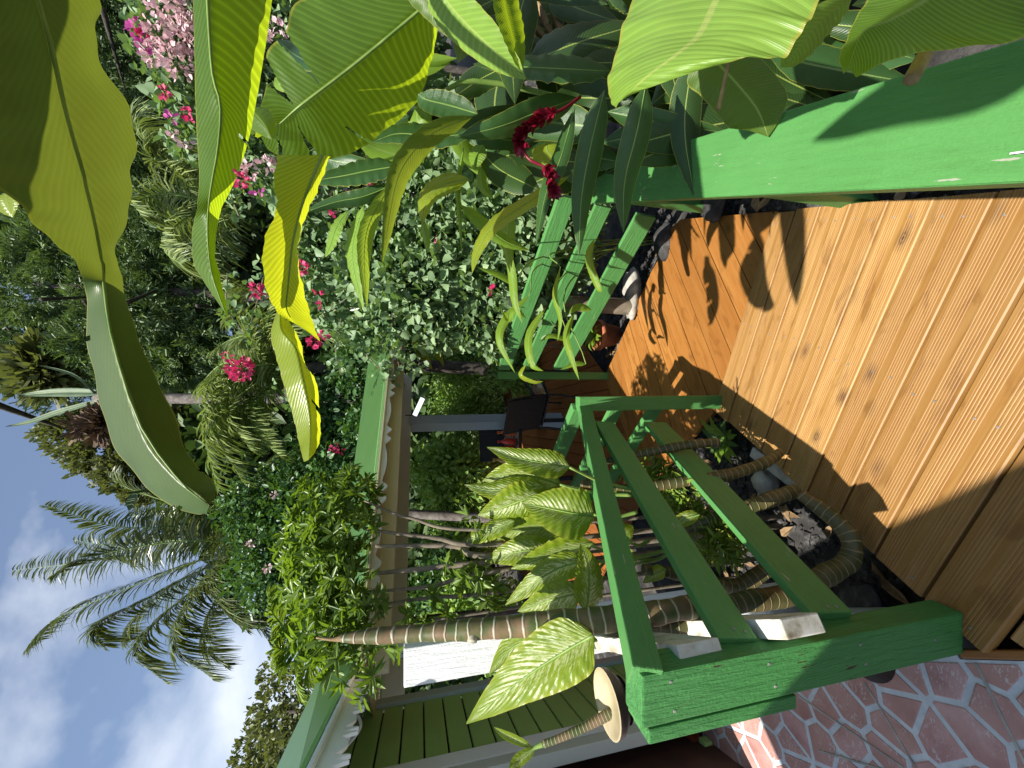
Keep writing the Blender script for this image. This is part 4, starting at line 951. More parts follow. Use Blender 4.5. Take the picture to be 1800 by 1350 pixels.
# ---- heliconia / ginger thicket behind the handrail
gi = empty('ginger_thicket', P(1100, 60, 2.0) * V3(1, 1, 0) + V3(0, 0, -.45), 'thicket of dark glossy ginger leaves behind the wide handrail', 'ginger plant')
AL = [  # midrib points (x, y, distance), half width, material, tilt
 ([(1075, 126, 1.55), (1000, 122, 1.5), (920, 118, 1.5), (832, 112, 1.5)], 27, MB_ALP, .05), ([(1015, 172, 1.6), (950, 195, 1.55), (880, 222, 1.5), (798, 242, 1.5)], 29, MB_ALP, -.05),
 ([(1062, 160, 1.35), (1040, 250, 1.3), (1022, 350, 1.28), (1018, 448, 1.27)], 24, MB_ALP, .0), ([(1135, 150, 1.3), (1120, 230, 1.22), (1098, 320, 1.2), (1096, 408, 1.2)], 26, MB_ALP, .0),
 ([(1010, 190, 1.5), (985, 280, 1.45), (960, 340, 1.42), (942, 432, 1.4)], 16, MB_ALP, .02), ([(700, 292, 1.5), (650, 300, 1.5), (600, 310, 1.5), (535, 320, 1.5)], 24, MB_ALP, .05), ([(690, 325, 1.55), (640, 345, 1.55), (590, 355, 1.55), (530, 375, 1.55)], 16, MB_ALP, -.03),
 ([(840, 200, 1.5), (790, 185, 1.5), (750, 175, 1.5), (735, 165, 1.5)], 26, MB_ALP, -.05), ([(835, 235, 1.6), (760, 240, 1.6), (700, 235, 1.6), (655, 250, 1.6)], 24, MB_ALP, .04),
 ([(830, 205, 1.45), (760, 235, 1.4), (710, 290, 1.38), (690, 350, 1.38), (672, 462, 1.38)], 24, MB_BIG, -.06), ([(690, 320, 1.5), (650, 390, 1.48), (640, 450, 1.47), (645, 540, 1.46)], 16, MB_OLD, -.05), ([(640, 360, 1.5), (622, 420, 1.5), (622, 470, 1.5), (640, 545, 1.5)], 13, MB_OLD, .05), ([(612, 370, 1.52), (592, 400, 1.5), (582, 430, 1.5), (572, 452, 1.5)], 11, MB_OLD, .04),
 ([(825, 315, 1.7), (780, 325, 1.68), (750, 350, 1.66), (742, 395, 1.66)], 20, MB_YEL, .05), ([(742, 385, 1.66), (750, 420, 1.66), (752, 445, 1.67)], 7, MB_GIN, .02),
 ([(1000, 310, 1.5), (930, 355, 1.5), (870, 395, 1.52), (840, 440, 1.55), (830, 480, 1.56)], 14, MB_YEL, .03), ([(810, 360, 1.8), (850, 395, 1.8), (890, 425, 1.8), (930, 440, 1.82)], 13, MB_GIN, -.03), ([(900, 370, 1.9), (893, 420, 1.9), (897, 480, 1.9)], 13, MB_GIN, .03),
 ([(850, 255, 1.8), (838, 275, 1.8), (835, 300, 1.8)], 16, MB_GIN, .03), ([(815, 260, 1.75), (805, 330, 1.75), (808, 380, 1.75), (812, 450, 1.76)], 5, MB_GIN, 0), ([(845, 290, 1.8), (850, 330, 1.8), (868, 350, 1.8)], 9, MB_GIN, 0),
 ([(960, 250, 1.7), (965, 270, 1.7), (990, 285, 1.7)], 30, MB_YEL, .02)]
for pts, hw, mt, tl_ in AL: pxleaf('leaf', pts, hw, mt, gi, 'lance', tl_, .02, n=36, rib=.002)
# thin leaves arching over the far railing
FL = [([(930, 520, 2.6), (890, 560, 2.55), (878, 600, 2.5), (905, 655, 2.5)], 10), ([(960, 540, 2.6), (930, 590, 2.55), (935, 640, 2.5), (955, 652, 2.5)], 9), ([(985, 470, 2.5), (975, 520, 2.5), (985, 560, 2.5), (980, 600, 2.5)], 6), ([(1010, 550, 2.6), (995, 590, 2.55), (1005, 630, 2.5), (1018, 668, 2.5)], 8),
      ([(890, 430, 2.3), (900, 480, 2.3), (905, 530, 2.28), (918, 568, 2.28)], 10), ([(1040, 545, 2.6), (1015, 540, 2.6), (1000, 552, 2.6)], 9), ([(905, 500, 2.4), (880, 485, 2.4), (840, 470, 2.4)], 8), ([(925, 560, 2.4), (905, 545, 2.4), (893, 565, 2.4), (880, 540, 2.4)], 7), ([(1000, 600, 2.6), (970, 590, 2.6), (950, 600, 2.6)], 6),
      ([(1045, 420, 2.3), (1035, 455, 2.3), (1052, 505, 2.28), (1060, 512, 2.28)], 9), ([(1030, 640, 2.6), (1010, 640, 2.6), (985, 650, 2.6)], 6), ([(925, 640, 2.5), (915, 660, 2.5), (940, 672, 2.5), (955, 670, 2.5)], 5)]
fl = empty('young_ginger', P(1100, 500, 2.6) * V3(1, 1, 0) + V3(0, 0, -.47), 'young ginger shoots with thin yellow green leaves arching over the far railing', 'ginger plant')
for pts, hw in FL: pxleaf('leaf', pts, hw * .8, MB_GIN if hw > 5 else MB_YEL, fl, 'lance', .02, .012, n=22, m=3)
for i_, (pts, hw) in enumerate(FL):
    q = P(*pts[0])
    if i_ % 2 == 0: tube('stem', [V3(1.25 + i_ * .02, 3.0 + i_ * .03, -.5), V3(1.15, 2.95, .3) * .6 + q * .4 + V3(0, 0, .1), q], [.007, .006, .003], MPET, fl, 6, 16)
# filler leaves deep in the thicket
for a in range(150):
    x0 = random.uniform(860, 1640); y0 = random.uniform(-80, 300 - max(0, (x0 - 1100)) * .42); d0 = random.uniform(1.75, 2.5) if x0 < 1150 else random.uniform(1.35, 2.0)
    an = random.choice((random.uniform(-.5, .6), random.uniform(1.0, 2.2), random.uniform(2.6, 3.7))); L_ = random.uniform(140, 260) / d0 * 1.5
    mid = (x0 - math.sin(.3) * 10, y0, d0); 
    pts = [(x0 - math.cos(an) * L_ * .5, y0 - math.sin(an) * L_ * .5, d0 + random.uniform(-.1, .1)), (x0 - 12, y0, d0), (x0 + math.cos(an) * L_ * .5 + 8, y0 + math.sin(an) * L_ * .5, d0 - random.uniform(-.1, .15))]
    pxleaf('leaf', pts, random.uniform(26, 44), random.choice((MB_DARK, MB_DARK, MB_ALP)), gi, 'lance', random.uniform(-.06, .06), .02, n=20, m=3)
for a in range(16):
    x0 = random.uniform(900, 1500); q = P(x0, random.uniform(-20, 250 - max(0, (x0 - 1100)) * .42), random.uniform(1.7, 2.3)); tube('stem', [V3(q[0] + random.uniform(-.1, .1), q[1] + .1, -.4), q, q + V3(random.uniform(-.1, .1), 0, .35)], [.014, .012, .008], random.choice((MPET, MPET, MDRY)), gi, 7, 12)
# more ginger leaves filling behind the torn leaf, upper right
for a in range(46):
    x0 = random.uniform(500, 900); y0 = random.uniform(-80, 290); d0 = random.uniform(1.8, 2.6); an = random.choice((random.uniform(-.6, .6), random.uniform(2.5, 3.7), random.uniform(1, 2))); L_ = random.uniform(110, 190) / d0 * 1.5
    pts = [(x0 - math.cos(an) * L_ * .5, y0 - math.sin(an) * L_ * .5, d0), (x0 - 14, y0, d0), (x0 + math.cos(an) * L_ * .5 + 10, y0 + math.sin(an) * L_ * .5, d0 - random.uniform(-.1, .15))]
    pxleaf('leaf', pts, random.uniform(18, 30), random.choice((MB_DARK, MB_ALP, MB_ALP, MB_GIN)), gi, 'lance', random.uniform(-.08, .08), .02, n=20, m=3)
# red ginger flower
rg = empty('red_ginger_flower', P(1000, 200, 1.42), 'dark red ginger flower plume drooping over the end of the handrail', 'flower')
stem = spline([P(1020, 170, 1.5), P(985, 195, 1.44), P(945, 212, 1.42), P(915, 240, 1.41), P(925, 275, 1.40), P(950, 290, 1.40), P(968, 305, 1.4), P(974, 338, 1.4)], 60)
tube('stem', stem[::6], [.006, .006, .004], MC_RED, rg, 7, 40)
def plume(i0_, i1_, n, sz, nm):
    idx = rng.integers(i0_, i1_, n); p = stem[idx]; t = np.gradient(stem, axis=0)[idx]; t /= np.linalg.norm(t, axis=1)[:, None]
    r = unit(n); d = r - t * (r * t).sum(1)[:, None]; d = d / np.linalg.norm(d, axis=1)[:, None] * .9 + t * .75
    leaves(nm, p, d, unit(n), sz * rng.uniform(.7, 1.15, n), 'oval', MC_RED, rg)
plume(10, 30, 130, .042, 'bracts'); plume(44, 60, 80, .036, 'bracts')

# ---- variegated dieffenbachia behind the left railing
df = empty('dieffenbachia', P(1420, 1000, 1.5) * V3(1, 1, 0) + V3(0, 0, -.36), 'dieffenbachia clump with cream streaked leaves on snaking ringed canes behind the left railing', 'dieffenbachia')
DL = [([(1043, 1117, 1.12), (985, 1150, 1.10), (910, 1200, 1.10), (820, 1272, 1.12)], 60, .06, -.02), ([(1050, 1125, 1.2), (970, 1120, 1.22), (905, 1135, 1.22), (860, 1185, 1.22)], 34, -.03, .02),
      ([(1002, 822, 1.75), (960, 815, 1.70), (910, 805, 1.68), (856, 786, 1.68)], 25, .05, -.02), ([(985, 852, 1.85), (940, 838, 1.80), (890, 835, 1.78), (848, 845, 1.78)], 30, -.04, -.02), ([(960, 855, 1.8), (905, 858, 1.74), (860, 862, 1.72), (816, 852, 1.72)], 20, .05, 0),
      ([(945, 868, 1.7), (915, 880, 1.64), (880, 893, 1.62), (840, 906, 1.62)], 34, -.05, -.02), ([(1046, 908, 1.55), (1005, 902, 1.48), (960, 893, 1.46), (918, 884, 1.46)], 47, .06, -.03), ([(905, 915, 1.7), (870, 930, 1.66), (835, 945, 1.65), (805, 958, 1.65)], 17, .05, 0),
      ([(1000, 930, 1.7), (950, 928, 1.68), (905, 935, 1.66), (870, 948, 1.66)], 24, -.04, 0), ([(990, 960, 1.75), (955, 945, 1.72), (925, 925, 1.7)], 24, .03, 0), ([(975, 975, 1.7), (930, 968, 1.62), (890, 975, 1.6), (851, 987, 1.6)], 28, .05, -.02),
      ([(1045, 955, 1.55), (990, 968, 1.48), (940, 985, 1.46), (898, 1000, 1.46)], 24, -.05, -.01), ([(1030, 985, 1.5), (980, 1000, 1.44), (935, 1028, 1.42), (888, 1064, 1.42)], 26, .05, -.02), ([(1025, 1040, 1.45), (985, 1050, 1.4), (945, 1062, 1.38), (910, 1075, 1.38)], 27, -.05, 0),
      ([(1030, 1075, 1.4), (1035, 1030, 1.36), (1032, 990, 1.35), (1020, 955, 1.36)], 26, .05, .02), ([(1110, 955, 1.5), (1085, 935, 1.5), (1075, 905, 1.5)], 26, .03, 0), ([(1120, 990, 1.45), (1095, 985, 1.43), (1075, 960, 1.42), (1070, 930, 1.42)], 24, -.03, 0), ([(1085, 870, 1.7), (1065, 865, 1.7), (1045, 855, 1.7)], 18, .03, 0), ([(1230, 905, 1.55), (1205, 912, 1.5), (1175, 928, 1.5), (1150, 925, 1.5)], 13, .02, 0),
      ([(1170, 1000, 1.4), (1150, 1010, 1.4), (1130, 1025, 1.4)], 14, .02, 0)]
for pts, hw, tl_, fo in DL: pxleaf('leaf', [(q[0], q[1], q[2] + .16 * i / (len(pts) - 1)) for i, q in enumerate(pts)], hw, MVAR, df, 'ovate', tl_, fo, n=40, m=7, ripple=.02, rib=.004)
CN = [([(600, 1122, 1.30), (640, 1119, 1.30), (720, 1114, 1.30), (850, 1105, 1.28), (1000, 1093, 1.26), (1075, 1088, 1.25), (1150, 1078, 1.25), (1230, 1065, 1.26), (1270, 1070, 1.3)], [.012, .022, .026, .032, .038, .040, .036, .034, .034], MCANE, .044),
      ([(1060, 1085, 1.32), (1180, 1100, 1.3), (1290, 1062, 1.32), (1390, 1045, 1.35), (1450, 1012, 1.38), (1492, 985, 1.40), (1494, 945, 1.42), (1460, 908, 1.47), (1405, 868, 1.55)], [.022, .028, .033, .034, .034, .034, .032, .028, .022], MCANE2, .03),
      ([(1020, 850, 1.75), (1110, 858, 1.72), (1160, 853, 1.72), (1210, 845, 1.72), (1275, 836, 1.72), (1340, 815, 1.75), (1372, 795, 1.80)], [.014, .018, .022, .025, .026, .024, .02], MCANE2, .03),
      ([(1180, 940, 1.6), (1250, 915, 1.6), (1325, 888, 1.6), (1400, 862, 1.62)], [.018, .026, .03, .028], MCANE2, .03),
      ([(1060, 812, 1.9), (1115, 800, 1.88), (1210, 782, 1.85), (1262, 778, 1.85)], [.014, .018, .022, .022], MCANE2, .03),
      ([(1130, 1000, 1.5), (1200, 1010, 1.5), (1290, 1030, 1.5), (1350, 1000, 1.5)], [.018, .024, .028, .028], MCANE2, .03)]
for pts, rd, mt, rl_ in CN: tube('cane', [P(*q) for q in pts], rd, mt, df, 14, 130, rl_, .035)
tube('cane_tip', [P(602, 1122, 1.30), P(585, 1124, 1.30), P(556, 1121, 1.30)], [.012, .006, .003], MDRY, df, 7)
tube('cut_stub', [P(832, 1112, 1.27), P(830, 1128, 1.25)], [.018, .016], MCANE, df, 10)
for (a, b_) in (((1080, 955), (1043, 1010)), ((1120, 900), (1045, 905)), ((1110, 860), (1002, 822)), ((1110, 870), (985, 852)), ((1150, 985), (1040, 960)), ((1200, 960), (1030, 990)), ((1140, 950), (1110, 955)), ((1190, 965), (1120, 990)), ((1150, 1085), (1030, 1075))):
    tube('petiole', [P(*a, 1.62), P((a[0] + b_[0]) / 2, (a[1] + b_[1]) / 2 + 6, 1.6), P(*b_, 1.52)], [.009, .007, .005], MPET, df, 7, 14)
# small green plants in the bed
fn_ = empty('birdsnest_fern', PZ(1290, 775, -.42), 'glossy green strap leaved fern at the corner of the bed by the ramp', 'fern')
for i in range(16):
    a = i / 16 * 6.283; d = V3(math.cos(a), math.sin(a), 0); L_ = random.uniform(.14, .24); b0 = np.array(PZ(1285, 775, -.44)); M_ = [b0 + d * L_ * t * .8 + V3(0, 0, L_ * (1.2 * t - .7 * t * t)) for t in (0, .3, .6, 1)]; sd_ = np.cross(d, (0, 0, 1)) * .02
    blade('frond', [m_ + sd_ * w_ for m_, w_ in zip(M_, (.4, 1, 1.1, .1))], M_, [m_ - sd_ * w_ for m_, w_ in zip(M_, (.4, 1, 1.1, .1))], MB_GIN if i % 3 else MB_ALP, fn_, 16, 2, .03, .09)
for (x, y, dd_, r_, nm) in ((1150, 835, 1.95, .12, 'frilly bright green fern lit between the railing slats'), (1210, 880, 1.75, .13, 'low ferny plant beneath the lower slat'), (1270, 960, 1.6, .12, 'low green seedling patch under the shaded canes')):
    c = P(x, y, dd_); o = empty('small_fern', V3(c[0], c[1], gz(c[0], c[1])), nm, 'fern'); cloud('foliage', blobset(c, (r_, r_, r_ * 1.2), 5, .6, .6), 420, .045, 'spear', MC_PALM2, o, .7, .2)

# ---- bright green shrub in front of the shelter
bs = empty('green_shrub', P(1000, 1000, 1.78) * V3(1, 1, 0) + V3(0, 0, -.46), 'bright green shrub on thin bare stems in front of the shelter eave', 'shrub')
BB = [(P(x, y, d * .76), (r * .7, r * .7, r * .58)) for x, y, d, r in ((560, 900, 2.4, .22), (590, 940, 2.3, .20), (540, 960, 2.5, .20), (570, 1000, 2.3, .22), (610, 1010, 2.2, .16), (560, 1050, 2.3, .2), (600, 1070, 2.2, .18), (570, 1100, 2.2, .16), (620, 870, 2.4, .16), (630, 930, 2.3, .13), (610, 1150, 2.0, .15), (590, 1130, 2.05, .13), (655, 1165, 1.95, .09), (640, 1195, 1.9, .07), (640, 1060, 2.1, .12), (520, 1020, 2.5, .12))]
def tufts(name, blobs, ncl, per, size, kind, mat, parent, shell=.35):
    c, u = cloud_pts(blobs, ncl, shell); ax = u + unit(ncl) * .5 + V3(0, 0, .5); ax /= np.linalg.norm(ax, axis=1)[:, None]
    pos = np.repeat(c, per, 0) + np.repeat(ax, per, 0) * (rng.random(ncl * per) * size * .5)[:, None]; r = unit(ncl * per); A = np.repeat(ax, per, 0); d = r - A * (r * A).sum(1)[:, None] * .8 + A * .45
    return leaves(name, pos, d, A + unit(ncl * per) * .3, size * rng.uniform(.6, 1.2, ncl * per), kind, mat, parent)
tufts('foliage', BB, 440, 10, .060, 'spear', MC_BRI, bs)
low = [(P(x, y, 1.75), (.08, .08, .06)) for x, y in ((750, 1060), (770, 1090), (790, 980), (830, 1000), (850, 1050), (740, 930), (720, 1130), (820, 930), (860, 1000))]
tufts('low_foliage', low, 34, 9, .07, 'spear', MC_BRI, bs)
for (a, b_, c_, r_) in (((900, 955), (760, 945), (640, 930), .014), ((880, 985), (740, 1000), (640, 1010), .017), ((900, 1000), (760, 1030), (650, 1040), .013), ((880, 1040), (760, 1050), (630, 1070), .012), ((900, 975), (800, 960), (660, 960), .018), ((760, 1090), (700, 1120), (640, 1150), .009), ((880, 930), (720, 910), (640, 880), .010)):
    q = P(*a, 1.78); tube('stem', [V3(q[0], q[1], -.46), q, P(*b_, 1.76), P(*c_, 1.72)], [r_, r_ * .8, r_ * .7, r_ * .4], MSTEM, bs, 8, 22)

# ---- bougainvillea hedge
hg = empty('bougainvillea_hedge', P(1000, 400, 3.2) * V3(1, 1, 0) + V3(0, 0, -.48), 'grey green bougainvillea hedge with scattered pink flowers beyond the far railing', 'hedge')
HB = [(P(x, y, d), np.array((r, r * .7, r))) for x, y, d, r in ((870, 470, 3.3, .42), (800, 430, 3.3, .45), (740, 500, 3.3, .40), (700, 430, 3.4, .40), (760, 330, 3.3, .45), (860, 350, 3.2, .45), (650, 480, 3.4, .32), (690, 560, 3.3, .22), (640, 350, 3.5, .4), (560, 430, 3.6, .35), (930, 420, 3.2, .4), (850, 560, 3.5, .34), (760, 570, 3.4, .25), (900, 300, 3.0, .45), (820, 250, 3.2, .45), (570, 540, 3.6, .24), (640, 590, 3.4, .16), (940, 520, 3.5, .34), (990, 380, 3.2, .4), (980, 470, 3.4, .3))]
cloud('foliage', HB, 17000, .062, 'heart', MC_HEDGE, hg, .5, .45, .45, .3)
cloud('inner_foliage', [(c - V3(0, -.25, 0), r * .9) for c, r in HB], 5000, .07, 'heart', MC_DARK, hg, .5, .2)  # darker leaves inside: shade in the gaps put into the colour
def spray(name, pts, parent, n, size, mat, kind='heart', spread=.05, stem=True):
    c = spline(pts, 60); idx = rng.integers(0, 60, n); p = c[idx] + rng.normal(size=(n, 3)) * spread
    leaves(name, p, unit(n) + V3(0, 0, -.3), unit(n) * .8 + V3(0, -.2, .6), size * rng.uniform(.6, 1.2, n), kind, mat, parent)
    if stem: tube('twig', pts, [.006, .003], MSTEM, parent, 5, 16, cap=False)
SP = [((520, 600), (500, 680), (520, 720)), ((470, 460), (455, 520), (440, 570)), ((600, 560), (590, 620), (600, 660)), ((700, 590), (715, 640), (735, 650)), ((420, 380), (400, 330), (380, 300)), ((640, 620), (670, 650), (690, 665)), ((400, 480), (400, 540), (430, 590)), ((480, 330), (460, 280), (430, 260)), ((690, 540), (690, 600), (702, 645))]
for q in SP: spray('spray', [P(*k_, 3.3) for k_ in q], hg, 60, .06, MC_HEDGE)
vt = empty('bougainvillea_climber', P(900, 150, 3.2) * V3(1, 1, 0) + V3(0, 0, -.48), 'tall bougainvillea climber with pale pink blossom behind the banana leaves', 'climber')
VB = [(P(x, y, d), np.array((r, r * .7, r))) for x, y, d, r in ((300, 90, 3.0, .28), (330, 170, 3.0, .25), (300, 30, 3.0, .3), (400, 200, 3.1, .3), (470, 120, 3.2, .3), (430, 290, 3.2, .24), (480, 250, 3.2, .25), (560, 250, 3.2, .28), (620, 160, 3.1, .3), (640, 60, 3.0, .3), (500, 20, 3.1, .3), (330, 250, 3.1, .16), (700, 150, 3.0, .35), (700, 0, 3.0, .35), (520, 350, 3.3, .25), (380, 40, 3.0, .3))]
cloud('foliage', VB, 7500, .06, 'heart', MC_HEDGE, vt, .5, .35)
tube('stem', [V3(*(P(900, 150, 3.2)[:2]), -.48), P(700, 120, 3.2), P(400, 100, 3.1), P(280, 60, 3.0)], [.03, .025, .015, .006], MSTEM, vt, 8, 30)
def blossom(c, r, n, mat, parent, sz=.04):
    p, u = cloud_pts([(c, np.array((r, r, r)))], n, .2); leaves('blossom', p, u + unit(n) * .6, unit(n) + V3(0, -.3, .5), sz * rng.uniform(.7, 1.2, n), 'petal', mat, parent)
for x, y, r, mt, n in ((250, 80, .04, MC_MAG, 22), (238, 48, .04, MC_MAG, 26), (250, 65, .025, MC_PINK, 14), (300, 20, .13, MC_PALE, 150), (330, 70, .12, MC_PALE, 130), (310, 110, .10, MC_PALE, 90), (275, 60, .08, MC_PALE, 60), (265, 95, .06, MC_PALE, 46), (330, 10, .12, MC_PALE, 100), (290, 165, .035, MC_PINK, 18), (300, 205, .03, MC_MAG, 10), (305, 235, .02, MC_PALE, 10), (490, 55, .07, MC_PALE, 40), (440, 300, .05, MC_PALE, 30), (470, 290, .05, MC_PALE, 26), (455, 340, .025, MC_MAG, 8), (460, 60, .04, MC_PALE, 20), (330, 200, .03, MC_PINK, 16), (425, 317, .05, MC_PINK, 34), (330, 255, .025, MC_PALE, 8)):
    blossom(P(x, y, 2.75), r, n, mt, vt)
for x, y, r, n in ((425, 650, .095, 130), (400, 628, .03, 16), (530, 470, .05, 40), (520, 460, .03, 20), (450, 510, .05, 40), (565, 535, .02, 10), (550, 600, .04, 34), (570, 590, .03, 14), (560, 515, .02, 8), (585, 372, .02, 8), (650, 328, .025, 10), (770, 420, .012, 5), (865, 510, .02, 10), (715, 205, .02, 8)):
    blossom(P(x, y, 3.0), r * .9, max(4, int(n * .8)), MC_PINK, hg)

# ---- palms
def frond(name, pts, parent, n=60, L_=.6, wd_=.05, mat=None, droop=.6, spread=1., r0=.02):
    pts = np.asarray(pts, float); c = spline(pts, n); T = np.gradient(c, axis=0); T /= np.linalg.norm(T, axis=1)[:, None]
    up_ = np.array((0, 0, 1.)); S_ = np.cross(T, up_); S_ /= np.linalg.norm(S_, axis=1)[:, None] + 1e-6
    vs = []; qs = []; t = np.linspace(0, 1, n)
    ln = L_ * (np.sin(math.pi * (.12 + .83 * t)) ** .7)
    for sd_ in (-1, 1):
        for i in range(3, n):
            for rep in range(2):
                f = rng.uniform(0, 1); b = c[i] * (1 - f) + c[max(i - 1, 0)] * f; l = ln[i] * rng.uniform(.8, 1.1)
                d = S_[i] * sd_ * spread * rng.uniform(.7, 1.1) + T[i] * rng.uniform(.45, .8) + np.array((0, 0, rng.uniform(-.15, .2)))
                d = d / np.linalg.norm(d); g_ = np.array((0, 0, -1.)) * droop * rng.uniform(.7, 1.3)
                w_ = nrm(np.cross(d, np.cross(T[i], d) + rng.normal(size=3) * .4)) * wd_ * .5
                k0 = len(vs)
                for tt_, ww in ((0, .55), (.35, 1.), (.7, .75), (1., .12)):
                    q = b + d * l * tt_ + g_ * l * tt_ ** 2 * .8; vs += [q - w_ * ww, q + w_ * ww]
                for m_ in range(3): qs.append((k0 + 2 * m_, k0 + 2 * m_ + 1, k0 + 2 * m_ + 3, k0 + 2 * m_ + 2))
    o = put(name, quadmesh(name, vs, qs), mat or MC_PALM, parent)
    tube('rachis', pts, [r0, r0 * .6, r0 * .2], MPET, o, 6, 24)
    return o
def palm(name, crown, base_xy, fr_, label, tr=.12, n=46, L_=.75, wd_=.045, mat=None, droop=.6):
    r = empty(name, V3(base_xy[0], base_xy[1], -.5), label, 'palm tree')
    tube('trunk', [V3(base_xy[0], base_xy[1], -.5), (V3(base_xy[0], base_xy[1], 0) + crown) / 2 + V3(.1, 0, .2), crown], [tr * 1.3, tr, tr * .9], MBARK2, r, 10, 24)
    for f in fr_: frond('frond', [crown] + f, r, n, L_, wd_, mat, droop)
    return r
D1 = 11.; cc = P(440, 962, D1)
FR = [[(300, 950, 11), (160, 985, 11), (22, 1003, 11)], [(330, 930, 10.5), (200, 925, 10), (78, 888, 9.6)], [(350, 985, 10.6), (210, 1040, 10.2), (95, 1090, 10), (48, 1140, 10)], [(350, 1005, 10.5), (255, 1055, 10), (170, 1100, 9.6), (185, 1135, 9.5)], [(370, 1015, 10.5), (290, 1080, 10), (240, 1145, 9.5), (295, 1200, 9.3)], [(375, 1010, 10), (320, 1080, 9.4), (312, 1140, 9.2), (378, 1196, 9)],
      [(400, 1000, 10), (375, 1045, 9.5), (410, 1080, 9.3), (450, 1100, 9.3)], [(420, 985, 10), (385, 1010, 9.6), (390, 1055, 9.4), (435, 1105, 9.4)], [(460, 1010, 10.5), (455, 1080, 10.2), (490, 1150, 10)], [(340, 900, 11), (230, 860, 11), (190, 840, 11.2)], [(380, 905, 11), (330, 860, 11), (330, 810, 11)], [(330, 945, 12), (220, 960, 12.5), (130, 950, 13)], [(430, 900, 11), (440, 850, 11), (480, 800, 11)], [(390, 940, 12), (290, 910, 12.6), (230, 905, 13)], [(360, 950, 10), (250, 960, 9.4), (140, 985, 9), (95, 1010, 8.9)], [(380, 1000, 11.5), (300, 1040, 11.8), (230, 1090, 12), (220, 1130, 12)], [(410, 1010, 11), (370, 1070, 11), (360, 1130, 11), (400, 1170, 11)]]
palm('coconut_palm', cc, (cc[0] + .4, cc[1] + .2), [[P(*q) for q in f] for f in FR], 'tall coconut palm with feathery fronds against the cloudy sky', .10, 84, .92, .036, MC_COCO, droop=.75)
D2 = 6.2; c2 = P(500, 650, D2)
FR2 = [[(430, 655, 6), (385, 690, 5.7), (362, 760, 5.5), (385, 862, 5.4)], [(450, 700, 6), (415, 720, 5.6), (410, 745, 5.5), (440, 790, 5.4)], [(440, 660, 6), (400, 700, 5.6), (380, 760, 5.5), (430, 850, 5.4)], [(460, 620, 6), (430, 560, 5.8), (405, 545, 5.7), (400, 500, 5.6)], [(470, 610, 6.1), (440, 590, 6), (400, 600, 6), (370, 620, 6)], [(470, 690, 6), (440, 720, 5.8), (450, 760, 5.6), (490, 800, 5.5)], [(450, 640, 6.2), (390, 640, 6.4), (340, 690, 6.6)], [(480, 600, 6), (470, 560, 5.8), (490, 520, 5.7), (540, 500, 5.6)], [(470, 640, 6), (420, 650, 5.8), (370, 670, 5.7), (362, 720, 5.6), (380, 790, 5.5)], [(500, 600, 6), (520, 560, 5.8), (570, 555, 5.7), (620, 570, 5.7)]]
palm('young_palm', c2, (c2[0], c2[1]), [[P(*q) for q in f] for f in FR2], 'young palm with drooping yellow green fronds behind the shelter roof', .10, 60, .60, .024, droop=.6)
D3 = 5.2; c3 = P(420, 330, D3)
FR3 = [[(340, 300, 5), (265, 255, 4.8), (238, 210, 4.7), (262, 183, 4.6)], [(350, 330, 5), (300, 290, 4.8), (265, 275, 4.7), (260, 250, 4.7)], [(350, 370, 5), (305, 400, 4.8), (290, 440, 4.7), (320, 465, 4.6)], [(360, 350, 5), (290, 340, 4.8), (240, 355, 4.7), (250, 380, 4.7)], [(380, 400, 5), (350, 430, 4.8), (345, 470, 4.7), (380, 510, 4.7)], [(370, 310, 5), (310, 240, 5), (300, 200, 5), (340, 180, 5)]]
palm('areca_palm', c3, (c3[0], c3[1]), [[P(*q) for q in f] for f in FR3], 'arching palm fronds rising between the two big banana leaves', .07, 50, .48, .020, droop=.95)
c4 = P(560, 1130, 4.6)
FR4 = [[(520, 1120, 4.5), (480, 1080, 4.4), (470, 1040, 4.4)], [(530, 1140, 4.5), (490, 1140, 4.4), (478, 1110, 4.4)], [(540, 1150, 4.5), (500, 1170, 4.4), (485, 1160, 4.4)], [(550, 1160, 4.5), (525, 1195, 4.3), (530, 1230, 4.2)], [(540, 1100, 4.5), (505, 1060, 4.4), (520, 1030, 4.4)]]
palm('small_areca', c4, (c4[0], c4[1]), [[P(*q) for q in f] for f in FR4], 'small bright areca palm above the corner of the house roof', .05, 34, .34, .026, MC_PALM2, .5)

# ---- dark round leaved shrub behind the shelter
ds = empty('dark_shrub', P(900, 920, 6.4) * V3(1, 1, 0) + V3(0, 0, -.5), 'dense dark green small leaved shrub with a few red flowers behind the shelter roof', 'shrub')
DB = []
for x, y, r in ((590, 800, .42), (540, 860, .5), (500, 900, .5), (570, 930, .5), (470, 960, .45), (430, 890, .38), (520, 1000, .45), (600, 860, .4), (470, 1030, .35), (440, 1010, .3), (620, 780, .35), (550, 780, .35), (530, 1060, .35), (480, 850, .35), (600, 700, .4), (630, 650, .4), (560, 720, .35), (650, 740, .35), (640, 590, .35), (690, 620, .3)): DB.append((P(x, y, 6.2 + random.uniform(-.3, .3)), np.array((r, r, r))))
cloud('foliage', DB, 22000, .085, 'oval', MC_DARK, ds, .6, .4, clump=6)
tube('trunk', [V3(*(P(900, 920, 6.4)[:2]), -.5), P(640, 900, 6.4), P(540, 900, 6.4)], [.09, .07, .03], MBARK, ds, 8)
for x, y in ((590, 783), (585, 795), (600, 790), (440, 955), (480, 868), (470, 1000)): blossom(P(x, y, 5.7), .05, 16, MC_PINK if y < 800 else MC_PALE, ds, .045)

